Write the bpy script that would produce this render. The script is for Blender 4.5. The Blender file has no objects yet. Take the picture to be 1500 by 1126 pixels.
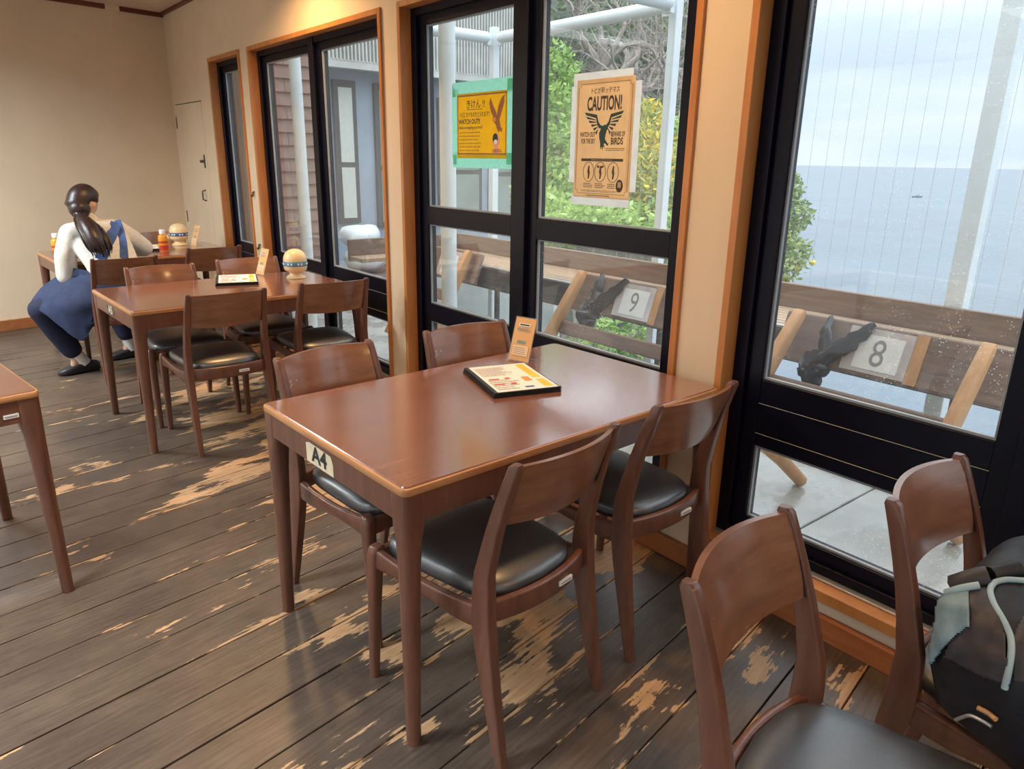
import bpy, bmesh, math, random
from mathutils import Vector, Matrix, noise
R = math.radians
SC = bpy.context.scene
COL = SC.collection
random.seed(7)

# ------------------------------------------------------------------ camera
YAW, PITCH, ROLL, FPX = R(38.95), R(17.26), R(0.94), 1059.6
CAM = Vector((0, 0, 1.40))
fw = Vector((math.sin(YAW) * math.cos(PITCH), math.cos(YAW) * math.cos(PITCH), -math.sin(PITCH)))
rt0 = Vector((math.cos(YAW), -math.sin(YAW), 0)); up0 = rt0.cross(fw)
rt = rt0 * math.cos(ROLL) + up0 * math.sin(ROLL)
up = -rt0 * math.sin(ROLL) + up0 * math.cos(ROLL)
cd = bpy.data.cameras.new('camera'); cam = bpy.data.objects.new('camera', cd); COL.objects.link(cam)
cd.sensor_width = 36.0; cd.lens = 36.0 * FPX / 1500.0; cd.clip_end = 30000; cd.clip_start = 0.05
cam.matrix_world = Matrix(((rt.x, up.x, -fw.x, CAM.x), (rt.y, up.y, -fw.y, CAM.y), (rt.z, up.z, -fw.z, CAM.z), (0, 0, 0, 1)))
SC.camera = cam

# ------------------------------------------------------------------ world, exposure
vs = SC.view_settings
vs.view_transform = 'Standard'; vs.look = 'None'; vs.gamma = 1.0; vs.use_curve_mapping = False
vs.exposure = 0.55
SKY = 1.42
w = bpy.data.worlds.new('overcast_sky'); SC.world = w; w.use_nodes = True
nt = w.node_tree; nt.nodes.clear()
def N(nt, typ, **kw):
    n = nt.nodes.new(typ)
    for k, v in kw.items():
        if k == 'inp':
            for a, b in v.items(): n.inputs[a].default_value = b
        else: setattr(n, k, v)
    return n
L = lambda nt, a, b: nt.links.new(a, b)
def ramp(nt, stops, interp='LINEAR'):
    n = nt.nodes.new('ShaderNodeValToRGB'); cr = n.color_ramp; cr.interpolation = interp
    while len(cr.elements) < len(stops): cr.elements.new(0.5)
    for e, (p, c) in zip(cr.elements, stops):
        e.position = p; e.color = (*c, 1) if len(c) == 3 else c
    return n
tc = N(nt, 'ShaderNodeTexCoord'); sep = N(nt, 'ShaderNodeSeparateXYZ'); L(nt, tc.outputs['Generated'], sep.inputs[0])
# CIE-like overcast sky: brightens smoothly from the horizon up, with soft cloud bands
mr = N(nt, 'ShaderNodeMapRange', inp={'From Min': -0.02, 'From Max': 1.0}); L(nt, sep.outputs['Z'], mr.inputs[0])
base = ramp(nt, [(0.0, (0.36, 0.44, 0.50)), (0.02, (0.445, 0.485, 0.505)), (0.12, (0.455, 0.495, 0.52)), (0.3, (0.66, 0.72, 0.76)), (1.0, (2.0, 2.05, 2.1))])
L(nt, mr.outputs[0], base.inputs[0])
mp = N(nt, 'ShaderNodeMapping', inp={'Scale': (1.2, 1.2, 6.0)}); L(nt, tc.outputs['Generated'], mp.inputs[0])
cn = N(nt, 'ShaderNodeTexNoise', inp={'Scale': 2.2, 'Detail': 5.0, 'Roughness': 0.5}); L(nt, mp.outputs[0], cn.inputs['Vector'])
cr_ = ramp(nt, [(0.38, (0.80, 0.89, 0.96)), (0.58, (1.03, 1.03, 1.02))]); L(nt, cn.outputs[0], cr_.inputs[0])
mul = N(nt, 'ShaderNodeMix', data_type='RGBA', blend_type='MULTIPLY', inp={0: 1.0})
L(nt, base.outputs[0], mul.inputs[6]); L(nt, cr_.outputs[0], mul.inputs[7])
bg = N(nt, 'ShaderNodeBackground', inp={'Strength': SKY}); L(nt, mul.outputs[2], bg.inputs[0])
wo = N(nt, 'ShaderNodeOutputWorld'); L(nt, bg.outputs[0], wo.inputs[0])
try:
    SC.cycles.transparent_max_bounces = 24
    SC.cycles.max_bounces = 10; SC.cycles.diffuse_bounces = 5
except Exception: pass

# ------------------------------------------------------------------ helpers
class MB:
    def __init__(s): s.v = []; s.f = []
    def add(s, vs, fs):
        o = len(s.v); s.v += [tuple(p) for p in vs]; s.f += [tuple(i + o for i in f) for f in fs]; return s
    def box(s, x0, x1, y0, y1, z0, z1):
        return s.add([(x0,y0,z0),(x1,y0,z0),(x1,y1,z0),(x0,y1,z0),(x0,y0,z1),(x1,y0,z1),(x1,y1,z1),(x0,y1,z1)],
                     [(0,3,2,1),(4,5,6,7),(0,1,5,4),(1,2,6,5),(2,3,7,6),(3,0,4,7)])
    def obox(s, c, size, m=None):
        m = m or Matrix.Identity(3); c = Vector(c); a, b, d = [q / 2 for q in size]
        P = [c + m @ Vector((i*a, j*b, k*d)) for k in (-1,1) for i, j in ((-1,-1),(1,-1),(1,1),(-1,1))]
        return s.add(P, [(0,3,2,1),(4,5,6,7),(0,1,5,4),(1,2,6,5),(2,3,7,6),(3,0,4,7)])
    def loft(s, rings, cap=True, close=True):
        n = len(rings[0]); o = len(s.v)
        for r in rings: s.v += [tuple(p) for p in r]
        for i in range(len(rings) - 1):
            for j in range(n if close else n - 1):
                k = (j + 1) % n
                s.f.append((o+i*n+j, o+i*n+k, o+(i+1)*n+k, o+(i+1)*n+j))
        if cap:
            s.f.append(tuple(o + j for j in reversed(range(n))))
            s.f.append(tuple(o + (len(rings)-1)*n + j for j in range(n)))
        return s
    def tube(s, pts, rad, n=8, flat=1.0):
        pts = [Vector(p) for p in pts]; rings = []
        if not hasattr(rad, '__len__'): rad = [rad] * len(pts)
        t = (pts[1] - pts[0]).normalized(); a = t.orthogonal().normalized()
        for i, p in enumerate(pts):
            t = (pts[min(i+1, len(pts)-1)] - pts[max(i-1, 0)])
            t = t.normalized() if t.length > 1e-9 else Vector((0,0,1))
            a = (a - t * a.dot(t)); a = a.normalized() if a.length > 1e-6 else t.orthogonal().normalized()
            b = t.cross(a)
            rings.append([p + (a*math.cos(q)*flat + b*math.sin(q)) * rad[i] for q in [2*math.pi*k/n for k in range(n)]])
        return s.loft(rings)
    def lathe(s, prof, n=24, c=(0,0,0)):
        c = Vector(c)
        return s.loft([[c + Vector((r*math.cos(2*math.pi*k/n), r*math.sin(2*math.pi*k/n), z)) for k in range(n)] for r, z in prof])
    def prism(s, poly, z0, z1):
        n = len(poly); return s.add([(x,y,z0) for x,y in poly] + [(x,y,z1) for x,y in poly],
            [tuple(reversed(range(n))), tuple(range(n, 2*n))] + [(i,(i+1)%n,n+(i+1)%n,n+i) for i in range(n)])
    def mesh(s, name, mat, smooth=40, bevel=0, seg=2):
        me = bpy.data.meshes.new(name); me.from_pydata(s.v, [], s.f)
        bm = bmesh.new(); bm.from_mesh(me)
        bmesh.ops.recalc_face_normals(bm, faces=bm.faces)
        if bevel:
            es = [e for e in bm.edges if e.is_manifold and e.calc_face_angle(0) > R(35)]
            bmesh.ops.bevel(bm, geom=es, offset=bevel, segments=seg, affect='EDGES', clamp_overlap=True, profile=0.5)
        bm.to_mesh(me); bm.free()
        if smooth:
            for p in me.polygons: p.use_smooth = True
            me.set_sharp_from_angle(angle=R(smooth))
        for m in (mat if isinstance(mat, (list, tuple)) else [mat]): me.materials.append(m)
        return me
    def build(s, name, mat, parent=None, loc=None, **kw):
        o = bpy.data.objects.new(name, s.mesh(name, mat, **kw)); COL.objects.link(o)
        if parent: o.parent = parent
        if loc is not None: o.location = loc
        return o
def tag(o, label=None, cat=None, group=None, kind=None):
    if label: o['label'] = label
    if cat: o['category'] = cat
    if group: o['group'] = group
    if kind: o['kind'] = kind
    return o
def thing(name, label, cat, loc=(0,0,0), rz=0, group=None, parent=None):
    o = bpy.data.objects.new(name, None); COL.objects.link(o); o.location = loc; o.rotation_euler = (0, 0, rz)
    o.empty_display_size = 0.05
    return tag(o, label, cat, group)
def struct(o): o['kind'] = 'structure'; return o
def copy_tree(o, parent=None):
    c = o.copy(); COL.objects.link(c)
    if parent: c.parent = parent
    for ch in o.children: copy_tree(ch, c)
    return c
def rrect(cx, cy, w_, d_, r, n=3):
    P = []
    r = min(r, w_/2*0.999, d_/2*0.999)
    for sx, sy, a0 in ((1,1,0),(-1,1,90),(-1,-1,180),(1,-1,270)):
        for k in range(n + 1):
            a = R(a0 + 90*k/n); P.append((cx + sx*(w_/2 - r) + r*math.cos(a), cy + sy*(d_/2 - r) + r*math.sin(a)))
    return P
FONT = None
def text(s, size, mat, parent, loc, rot=None, name='lettering', bold=0.0, sx=1.0, align='LEFT', depth=0.0, shear=0.0):
    cu = bpy.data.curves.new('t', 'FONT'); cu.body = s; cu.size = size; cu.offset = bold * size; cu.align_x = align; cu.shear = shear
    cu.extrude = depth; cu.resolution_u = 3
    o = bpy.data.objects.new('t', cu); COL.objects.link(o)
    dg = bpy.context.evaluated_depsgraph_get(); me = bpy.data.meshes.new_from_object(o.evaluated_get(dg))
    bpy.data.objects.remove(o); bpy.data.curves.remove(cu)
    me.materials.clear(); me.materials.append(mat)
    ob = bpy.data.objects.new(name, me); COL.objects.link(ob); ob.parent = parent; ob.location = loc
    if rot: ob.rotation_euler = rot
    ob.scale = (sx, 1, 1)
    return ob
def ray(u, v): return fw + rt * ((u - 750) / FPX) - up * ((v - 563) / FPX)
def W(u, v, d): return CAM + ray(u, v) * d

# ------------------------------------------------------------------ materials
MATS = {}
def pbsdf(name, color=(.5,.5,.5), rough=.5, metal=0, coat=0, spec=.5, **kw):
    m = bpy.data.materials.new(name); m.use_nodes = True; b = m.node_tree.nodes['Principled BSDF']
    b.inputs['Base Color'].default_value = (*color, 1); b.inputs['Roughness'].default_value = rough
    b.inputs['Metallic'].default_value = metal; b.inputs['Coat Weight'].default_value = coat
    b.inputs['Specular IOR Level'].default_value = spec
    for k, v in kw.items(): b.inputs[k].default_value = v
    MATS[name] = m
    return m, m.node_tree, b
def plain(name, color, rough=.5, var=.12, scale=20, bump=0, coord='Object', **kw):
    m, nt, b = pbsdf(name, color, rough, **kw)
    tc = N(nt, 'ShaderNodeTexCoord'); n = N(nt, 'ShaderNodeTexNoise', inp={'Scale': scale, 'Detail': 4.0}); L(nt, tc.outputs[coord], n.inputs['Vector'])
    r_ = ramp(nt, [(.3, tuple(c*(1-var) for c in color)), (.7, tuple(min(1, c*(1+var)) for c in color))]); L(nt, n.outputs[0], r_.inputs[0]); L(nt, r_.outputs[0], b.inputs['Base Color'])
    if bump:
        bp = N(nt, 'ShaderNodeBump', inp={'Strength': bump, 'Distance': .005}); L(nt, n.outputs[0], bp.inputs['Height']); L(nt, bp.outputs[0], b.inputs['Normal'])
    return m
def paper(name, color, trans=.45, var=.05, scale=20):
    m, nt, b = pbsdf(name, color, .65)
    tc = N(nt, 'ShaderNodeTexCoord'); n = N(nt, 'ShaderNodeTexNoise', inp={'Scale': scale, 'Detail': 4.0}); L(nt, tc.outputs['Object'], n.inputs['Vector'])
    r_ = ramp(nt, [(.3, tuple(c*(1-var) for c in color)), (.7, tuple(min(1, c*(1+var)) for c in color))]); L(nt, n.outputs[0], r_.inputs[0]); L(nt, r_.outputs[0], b.inputs['Base Color'])
    tl = N(nt, 'ShaderNodeBsdfTranslucent'); L(nt, r_.outputs[0], tl.inputs[0]); mx = N(nt, 'ShaderNodeMixShader', inp={0: trans})
    L(nt, b.outputs[0], mx.inputs[1]); L(nt, tl.outputs[0], mx.inputs[2]); L(nt, mx.outputs[0], nt.nodes['Material Output'].inputs[0])
    return m
def wood(name, c1, c2, scale=(3, 40, 40), rough=.35, coat=.0, coord='Object', scuff=None, bump=.03, spec=.5):
    m, nt, b = pbsdf(name, c1, rough, coat=coat, spec=spec)
    b.inputs['Coat Roughness'].default_value = .15; b.inputs['Coat IOR'].default_value = 1.65
    tc = N(nt, 'ShaderNodeTexCoord'); mp = N(nt, 'ShaderNodeMapping', inp={'Scale': scale}); L(nt, tc.outputs[coord], mp.inputs[0])
    n = N(nt, 'ShaderNodeTexNoise', inp={'Scale': 1.0, 'Detail': 6.0, 'Roughness': .62, 'Distortion': .4}); L(nt, mp.outputs[0], n.inputs['Vector'])
    r_ = ramp(nt, [(.3, c1), (.7, c2)]); L(nt, n.outputs[0], r_.inputs[0]); out = r_.outputs[0]
    if scuff:
        n2 = N(nt, 'ShaderNodeTexNoise', inp={'Scale': 55.0, 'Detail': 3.0}); L(nt, tc.outputs[coord], n2.inputs['Vector'])
        n3 = N(nt, 'ShaderNodeTexNoise', inp={'Scale': 7.0, 'Detail': 2.0}); L(nt, tc.outputs[coord], n3.inputs['Vector'])
        mu = N(nt, 'ShaderNodeMath', operation='MULTIPLY'); L(nt, n2.outputs[0], mu.inputs[0]); L(nt, n3.outputs[0], mu.inputs[1])
        r2 = ramp(nt, [(.43, (0,0,0)), (.47, (1,1,1))]); L(nt, mu.outputs[0], r2.inputs[0])
        mx = N(nt, 'ShaderNodeMix', data_type='RGBA'); L(nt, r2.outputs[0], mx.inputs[0]); L(nt, out, mx.inputs[6]); mx.inputs[7].default_value = (*scuff, 1); out = mx.outputs[2]
    L(nt, out, b.inputs['Base Color'])
    if bump:
        bp = N(nt, 'ShaderNodeBump', inp={'Strength': bump, 'Distance': .004}); L(nt, n.outputs[0], bp.inputs['Height']); L(nt, bp.outputs[0], b.inputs['Normal'])
    return m
M_TOP = wood('table_top_wood', (.20,.075,.045), (.29,.12,.075), (4, 45, 10), rough=.22, bump=.012, coat=1.0, spec=1.0)
M_WOOD = wood('chair_wood', (.105,.040,.024), (.175,.07,.04), (30, 30, 5), rough=.33, coat=.15, bump=.02)
M_BACK = wood('backrest_wood', (.17,.068,.034), (.26,.112,.06), (5, 30, 45), rough=.3, coat=.5, scuff=(.55,.42,.32), bump=.02)
M_EDGE = wood('table_edge_wood', (.40,.17,.07), (.55,.27,.11), (6, 6, 40), rough=.35)
M_LEATHER = plain('black_leather', (.026,.028,.032), .42, var=.3, scale=160, bump=.08, spec=1.0, coat=.7)
M_LEATHER.node_tree.nodes['Principled BSDF'].inputs['Coat Roughness'].default_value = .35; M_LEATHER.node_tree.nodes['Principled BSDF'].inputs['Coat IOR'].default_value = 1.7
M_TRIM = wood('orange_trim_wood', (.42,.16,.045), (.58,.25,.075), (20, 20, 2.5), rough=.38, bump=.04)
M_TRIMD = wood('dark_trim_wood', (.11,.028,.018), (.17,.045,.028), (3, 30, 30), rough=.45)
M_BASE = wood('baseboard_wood', (.30,.095,.03), (.42,.15,.05), (20, 3, 40), rough=.4)
M_WALL = plain('cream_wall_paint', (.72,.585,.42), .75, var=.04, scale=3, bump=.03)
M_CEIL = plain('ceiling_board', (.62,.50,.40), .8, var=.05, scale=5)
M_ALU = plain('dark_blue_black_aluminium', (.0025,.003,.011), .38, var=.2, scale=8, spec=.22)
M_ALUG = plain('grey_glazing_bead', (.30,.33,.35), .35, var=.1, scale=10)
M_TRACK = plain('sill_track_metal', (.45,.45,.44), .35, var=.1, metal=.6)
M_WHITE = plain('white_painted_steel', (.74,.81,.84), .4, var=.05, scale=6)
M_PAPER = plain('paper_white', (.85,.83,.78), .7, var=.04)
M_STICK = plain('sticker_white', (.8,.78,.74), .5, var=.03)
M_INK = plain('ink_black', (.02,.02,.02), .6, var=.1)
M_GREYINK = plain('ink_grey', (.3,.29,.28), .6, var=.1)
M_BLACKP = plain('black_plastic', (.012,.012,.014), .3, var=.2)
M_OWOOD = wood('weathered_brown_board', (.16,.10,.07), (.27,.18,.13), (30, 3, 40), rough=.6, bump=.1, coord='Object')
M_OWOODL = wood('bare_orange_timber', (.50,.25,.10), (.66,.36,.16), (30, 30, 4), rough=.55, bump=.08)
M_ODARK = wood('dark_wet_board', (.055,.05,.045), (.11,.10,.09), (40, 3, 60), rough=.5, bump=.1)
M_SLAT = wood('counter_slat_wood', (.30,.20,.12), (.46,.33,.21), (50, 2.5, 50), rough=.5, bump=.08)
M_CLOTHW = plain('cream_sweater_knit', (.74,.70,.62), .9, var=.07, scale=60, bump=.2)
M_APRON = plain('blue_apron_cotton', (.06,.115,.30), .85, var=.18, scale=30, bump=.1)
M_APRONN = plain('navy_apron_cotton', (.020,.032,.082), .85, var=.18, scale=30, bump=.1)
M_PANTS = plain('navy_trousers', (.012,.015,.045), .85, var=.2, scale=30)
M_SKIN = plain('skin', (.62,.38,.27), .5, var=.05)
M_HAIR = wood('dark_hair', (.012,.006,.007), (.05,.025,.022), (160, 160, 6), rough=.35, bump=.3)
M_SOCK = plain('white_sock', (.72,.68,.64), .9, var=.06)
M_SHOE = plain('black_shoe', (.02,.018,.02), .45, var=.2)

# ------------------------------------------------------------------ floor
FA = R(9.6)
def floor_mat():
    m, nt, b = pbsdf('worn_painted_floor', (.08,.06,.05), .45)
    g = N(nt, 'ShaderNodeNewGeometry'); oi = N(nt, 'ShaderNodeObjectInfo')
    mp = N(nt, 'ShaderNodeMapping', vector_type='POINT', inp={'Rotation': (0, 0, -FA)}); L(nt, g.outputs['Position'], mp.inputs[0])
    s1 = N(nt, 'ShaderNodeMapping', inp={'Scale': (2.7, 5.2, 1)}); L(nt, mp.outputs[0], s1.inputs[0])
    ofs = N(nt, 'ShaderNodeVectorMath', operation='MULTIPLY_ADD'); cmb = N(nt, 'ShaderNodeCombineXYZ'); L(nt, oi.outputs['Random'], cmb.inputs[0]); L(nt, oi.outputs['Random'], cmb.inputs[2])
    L(nt, cmb.outputs[0], ofs.inputs[0]); ofs.inputs[1].default_value = (1.1, 0, 0.5); L(nt, s1.outputs[0], ofs.inputs[2])
    n1 = N(nt, 'ShaderNodeTexNoise', inp={'Scale': .82, 'Detail': 8.0, 'Roughness': .6, 'Distortion': .3}); L(nt, ofs.outputs[0], n1.inputs['Vector'])
    # fine grain-aligned break-up of the paint edge
    s2 = N(nt, 'ShaderNodeMapping', inp={'Scale': (7, 90, 1)}); L(nt, mp.outputs[0], s2.inputs[0])
    n2 = N(nt, 'ShaderNodeTexNoise', inp={'Scale': 1.0, 'Detail': 5.0, 'Roughness': .6}); L(nt, s2.outputs[0], n2.inputs['Vector'])
    add = N(nt, 'ShaderNodeMath', operation='MULTIPLY_ADD', inp={1: .22}); L(nt, n2.outputs[0], add.inputs[0]); L(nt, n1.outputs[0], add.inputs[2])
    # traffic zones: more bare wood along the window side
    sp = N(nt, 'ShaderNodeSeparateXYZ'); L(nt, g.outputs['Position'], sp.inputs[0])
    tx = N(nt, 'ShaderNodeMapRange', inp={'From Min': .35, 'From Max': 1.25, 'To Min': -.065, 'To Max': .035}); L(nt, sp.outputs[0], tx.inputs[0])
    ty = N(nt, 'ShaderNodeMapRange', inp={'From Min': 4.6, 'From Max': 5.8, 'To Min': 0, 'To Max': -.06}); L(nt, sp.outputs[1], ty.inputs[0])
    a2 = N(nt, 'ShaderNodeMath', operation='ADD'); L(nt, add.outputs[0], a2.inputs[0]); L(nt, tx.outputs[0], a2.inputs[1])
    a3 = N(nt, 'ShaderNodeMath', operation='ADD'); L(nt, a2.outputs[0], a3.inputs[0]); L(nt, ty.outputs[0], a3.inputs[1])
    spm = N(nt, 'ShaderNodeSeparateXYZ'); L(nt, mp.outputs[0], spm.inputs[0])
    e1 = N(nt, 'ShaderNodeMath', operation='SUBTRACT', inp={1: .712}); L(nt, spm.outputs[1], e1.inputs[0])
    e2 = N(nt, 'ShaderNodeMath', operation='DIVIDE', inp={1: .1622}); L(nt, e1.outputs[0], e2.inputs[0])
    e3 = N(nt, 'ShaderNodeMath', operation='FRACT'); L(nt, e2.outputs[0], e3.inputs[0])
    e4 = N(nt, 'ShaderNodeMath', operation='SUBTRACT', inp={1: .5}); L(nt, e3.outputs[0], e4.inputs[0])
    e5 = N(nt, 'ShaderNodeMath', operation='ABSOLUTE'); L(nt, e4.outputs[0], e5.inputs[0])
    e6 = N(nt, 'ShaderNodeMapRange', inp={'From Min': .38, 'From Max': .5, 'To Min': 0, 'To Max': .07}); L(nt, e5.outputs[0], e6.inputs[0])
    a4 = N(nt, 'ShaderNodeMath', operation='ADD'); L(nt, a3.outputs[0], a4.inputs[0]); L(nt, e6.outputs[0], a4.inputs[1]); a3 = a4
    rm = ramp(nt, [(.674, (0,0,0)), (.686, (1,1,1))]); L(nt, a3.outputs[0], rm.inputs[0])
    # paint colour
    n3 = N(nt, 'ShaderNodeTexNoise', inp={'Scale': 2.2, 'Detail': 6.0, 'Roughness': .65}); L(nt, mp.outputs[0], n3.inputs['Vector'])
    pc = ramp(nt, [(.32, (.066,.047,.036)), (.68, (.138,.098,.070))]); L(nt, n3.outputs[0], pc.inputs[0])
    gr = ramp(nt, [(.25, (.6,.6,.6)), (.8, (1.35,1.35,1.35))]); L(nt, n2.outputs[0], gr.inputs[0])
    pm = N(nt, 'ShaderNodeMix', data_type='RGBA', blend_type='MULTIPLY', inp={0: 1.0}); L(nt, pc.outputs[0], pm.inputs[6]); L(nt, gr.outputs[0], pm.inputs[7])
    wc = ramp(nt, [(.25, (.34,.18,.08)), (.75, (.58,.36,.19))]); L(nt, n2.outputs[0], wc.inputs[0])
    mx = N(nt, 'ShaderNodeMix', data_type='RGBA'); L(nt, rm.outputs[0], mx.inputs[0]); L(nt, pm.outputs[2], mx.inputs[6]); L(nt, wc.outputs[0], mx.inputs[7])
    L(nt, mx.outputs[2], b.inputs['Base Color'])
    rr = N(nt, 'ShaderNodeMapRange', inp={'To Min': .36, 'To Max': .6}); L(nt, rm.outputs[0], rr.inputs[0]); L(nt, rr.outputs[0], b.inputs['Roughness'])
    hb = N(nt, 'ShaderNodeMath', operation='MULTIPLY_ADD', inp={1: -.6}); L(nt, rm.outputs[0], hb.inputs[0]); L(nt, n2.outputs[0], hb.inputs[2])
    bp = N(nt, 'ShaderNodeBump', inp={'Strength': .35, 'Distance': .002}); L(nt, hb.outputs[0], bp.inputs['Height']); L(nt, bp.outputs[0], b.inputs['Normal'])
    return m
M_FLOOR = floor_mat()
M_GAP = plain('floor_gap_black', (.012,.011,.01), .9)  # near-black base that shows in the gaps between planks
FX0, FX1, FY0, FY1 = -4.2, 1.97, -3.0, 7.4
floor = struct(MB().box(FX0 - .1, 2.05, FY0 - .1, FY1 + .1, -.12, -.03).build('floor', M_GAP, smooth=0))
PW = .1622
ux = Vector((math.cos(FA), math.sin(FA), 0)); uy = Vector((-math.sin(FA), math.cos(FA), 0))
def clip(poly, ax, lim, sign):
    out = []
    for i in range(len(poly)):
        a, b = poly[i], poly[(i+1) % len(poly)]
        da, db = sign*(a[ax]-lim), sign*(b[ax]-lim)
        if da <= 0: out.append(a)
        if da * db < 0:
            t = da / (da - db); out.append((a[0]+t*(b[0]-a[0]), a[1]+t*(b[1]-a[1])))
    return out
k0 = -25
for k in range(k0, 60):
    n0 = .712 + k * PW + .0026; n1 = n0 + PW - .0052
    cuts = sorted([-6.5] + [random.uniform(-3.6, -.4)] + [7.5])
    for a, b in zip(cuts[:-1], cuts[1:]):
        P = [(ux*s + uy*t) for s, t in ((a+.001, n0), (b-.001, n0), (b-.001, n1), (a+.001, n1))]
        P = [(p.x, p.y) for p in P]
        for ax, lim, sg in ((0, FX0, -1), (0, 1.968, 1), (1, FY0, -1), (1, FY1, 1)):
            if P: P = clip(P, ax, lim, sg)
        if len(P) >= 3:
            dz = random.uniform(-.0012, .0012)
            MB().prism(P, -.031, dz).build('floor_plank', M_FLOOR, floor, smooth=0, bevel=.0012, seg=1)

# ------------------------------------------------------------------ walls
WX = 1.97
wins = {1: (-.45, 1.361), 2: (1.531, 3.35), 3: (3.515, 5.39), 4: (5.558, 6.25)}   # outer edges of the wood casings
ZT, ZB = 2.11, .125
mb = MB()
edges = [-3.0] + [q for i in (1, 2, 3, 4) for q in wins[i]] + [7.6]
for a, b in zip(edges[0::2], edges[1::2]): mb.box(WX, 2.12, a, b, -.1, 2.6)
for i in wins:
    a, b = wins[i]; zb = ZB
    mb.box(WX, 2.12, a, b, ZT, 2.6); mb.box(WX, 2.12, a, b, -.1, zb)
wall_right = struct(mb.build('wall_right', M_WALL, smooth=0))
# far wall runs parallel to the boards
fd = Vector((math.cos(R(10.2)), math.sin(R(10.2)), 0)); fn = Vector((-fd.y, fd.x, 0))
P1 = Vector((2.10, 7.40, 0)); P0 = P1 - fd * 6.6
Q = [P0, P1, P1 + fn*.12, P0 + fn*.12]
struct(MB().add([(q.x,q.y,-.1) for q in Q] + [(q.x,q.y,2.6) for q in Q], [(0,3,2,1),(4,5,6,7),(0,1,5,4),(1,2,6,5),(2,3,7,6),(3,0,4,7)]).build('wall_far', M_WALL, smooth=0))
def along_far(name, mat, s0, s1, dep, z0, z1, **kw):
    P = [P1 - fd*s0, P1 - fd*s1]; Q = [P[1], P[0], P[0] - fn*dep, P[1] - fn*dep]
    return MB().add([(q.x,q.y,z0) for q in Q] + [(q.x,q.y,z1) for q in Q], [(0,3,2,1),(4,5,6,7),(0,1,5,4),(1,2,6,5),(2,3,7,6),(3,0,4,7)]).build(name, mat, smooth=0, **kw)
struct(along_far('baseboard_far', M_BASE, 0.14, 6.4, .022, 0, .085, bevel=.003))
struct(along_far('trim_1', M_TRIMD, .14, .50, .03, 2.535, 2.572))
struct(along_far('trim_2', M_TRIMD, .62, 6.4, .03, 2.535, 2.572))
struct(along_far('trim_3', M_WALL, .505, .615, .032, 2.53, 2.572))
struct(MB().box(1.94, WX, -3.0, 7.35, 2.548, 2.572).build('trim_4', M_TRIMD, smooth=0))
struct(MB().box(1.946, WX, -3.0, 7.36, 0, .078).build('baseboard_right', M_BASE, smooth=0, bevel=.004))
struct(MB().box(-4.4, 2.12, -3.2, 7.7, 2.57, 2.66).build('ceiling', M_CEIL, smooth=0))
# the unseen sides of the room: left windows enlarged, back wall opened for more daylight
mb = MB(); lw = [(-2.8, -.3), (-.1, 2.4), (2.6, 5.3)]
ed = [-3.1] + [q for p in lw for q in p] + [7.0]
for a, b in zip(ed[0::2], ed[1::2]): mb.box(-4.35, -4.2, a, b, -.1, 2.6)
for a, b in lw: mb.box(-4.35, -4.2, a, b, 2.42, 2.6); mb.box(-4.35, -4.2, a, b, -.1, .25)
struct(mb.build('wall_left', M_WALL, smooth=0))
mb = MB(); mb.box(-4.35, -2.6, -3.15, -3.0, -.1, 2.6); mb.box(1.2, 2.12, -3.15, -3.0, -.1, 2.6); mb.box(-2.6, 1.2, -3.15, -3.0, 2.2, 2.6); mb.box(-2.6, 1.2, -3.15, -3.0, -.1, .4)
struct(mb.build('wall_back', M_WALL, smooth=0))

# ------------------------------------------------------------------ glass
def glass_mat(name, drops):
    m = bpy.data.materials.new(name); m.use_nodes = True; nt = m.node_tree; nt.nodes.clear()
    out = N(nt, 'ShaderNodeOutputMaterial'); tr = N(nt, 'ShaderNodeBsdfTransparent', inp={'Color': (.965,.98,.985,1)})
    gl = N(nt, 'ShaderNodeBsdfGlossy', inp={'Color': (1,1,1,1), 'Roughness': .02}); fr = N(nt, 'ShaderNodeFresnel'); g0 = N(nt, 'ShaderNodeNewGeometry'); io = N(nt, 'ShaderNodeMapRange', inp={'To Min': 1.45, 'To Max': 1/1.45}); L(nt, g0.outputs['Backfacing'], io.inputs[0]); L(nt, io.outputs[0], fr.inputs['IOR'])
    mx = N(nt, 'ShaderNodeMixShader'); L(nt, fr.outputs[0], mx.inputs[0]); L(nt, tr.outputs[0], mx.inputs[1]); L(nt, gl.outputs[0], mx.inputs[2])
    tc = N(nt, 'ShaderNodeTexCoord'); g = N(nt, 'ShaderNodeNewGeometry')
    v = N(nt, 'ShaderNodeTexVoronoi', inp={'Scale': 95.0}); L(nt, g.outputs['Position'], v.inputs['Vector'])
    r_ = ramp(nt, [(.10, (1,1,1)), (.2, (0,0,0))]); L(nt, v.outputs['Distance'], r_.inputs[0])
    n = N(nt, 'ShaderNodeTexNoise', inp={'Scale': 9.0, 'Detail': 3.0}); L(nt, g.outputs['Position'], n.inputs['Vector'])
    r2 = ramp(nt, [(.42, (0,0,0)), (.65, (1,1,1))]); L(nt, n.outputs[0], r2.inputs[0])
    mu = N(nt, 'ShaderNodeMath', operation='MULTIPLY'); L(nt, r_.outputs[0], mu.inputs[0]); L(nt, r2.outputs[0], mu.inputs[1])
    mm = N(nt, 'ShaderNodeMath', operation='MULTIPLY_ADD', inp={1: drops, 2: .018}); L(nt, mu.outputs[0], mm.inputs[0])
    df = N(nt, 'ShaderNodeBsdfTranslucent', inp={'Color': (.9,.93,.95,1)}); m2 = N(nt, 'ShaderNodeMixShader')
    L(nt, mm.outputs[0], m2.inputs[0]); L(nt, mx.outputs[0], m2.inputs[1]); L(nt, df.outputs[0], m2.inputs[2]); L(nt, m2.outputs[0], out.inputs[0])
    return m
M_GLASS = glass_mat('window_glass', .12)
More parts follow.
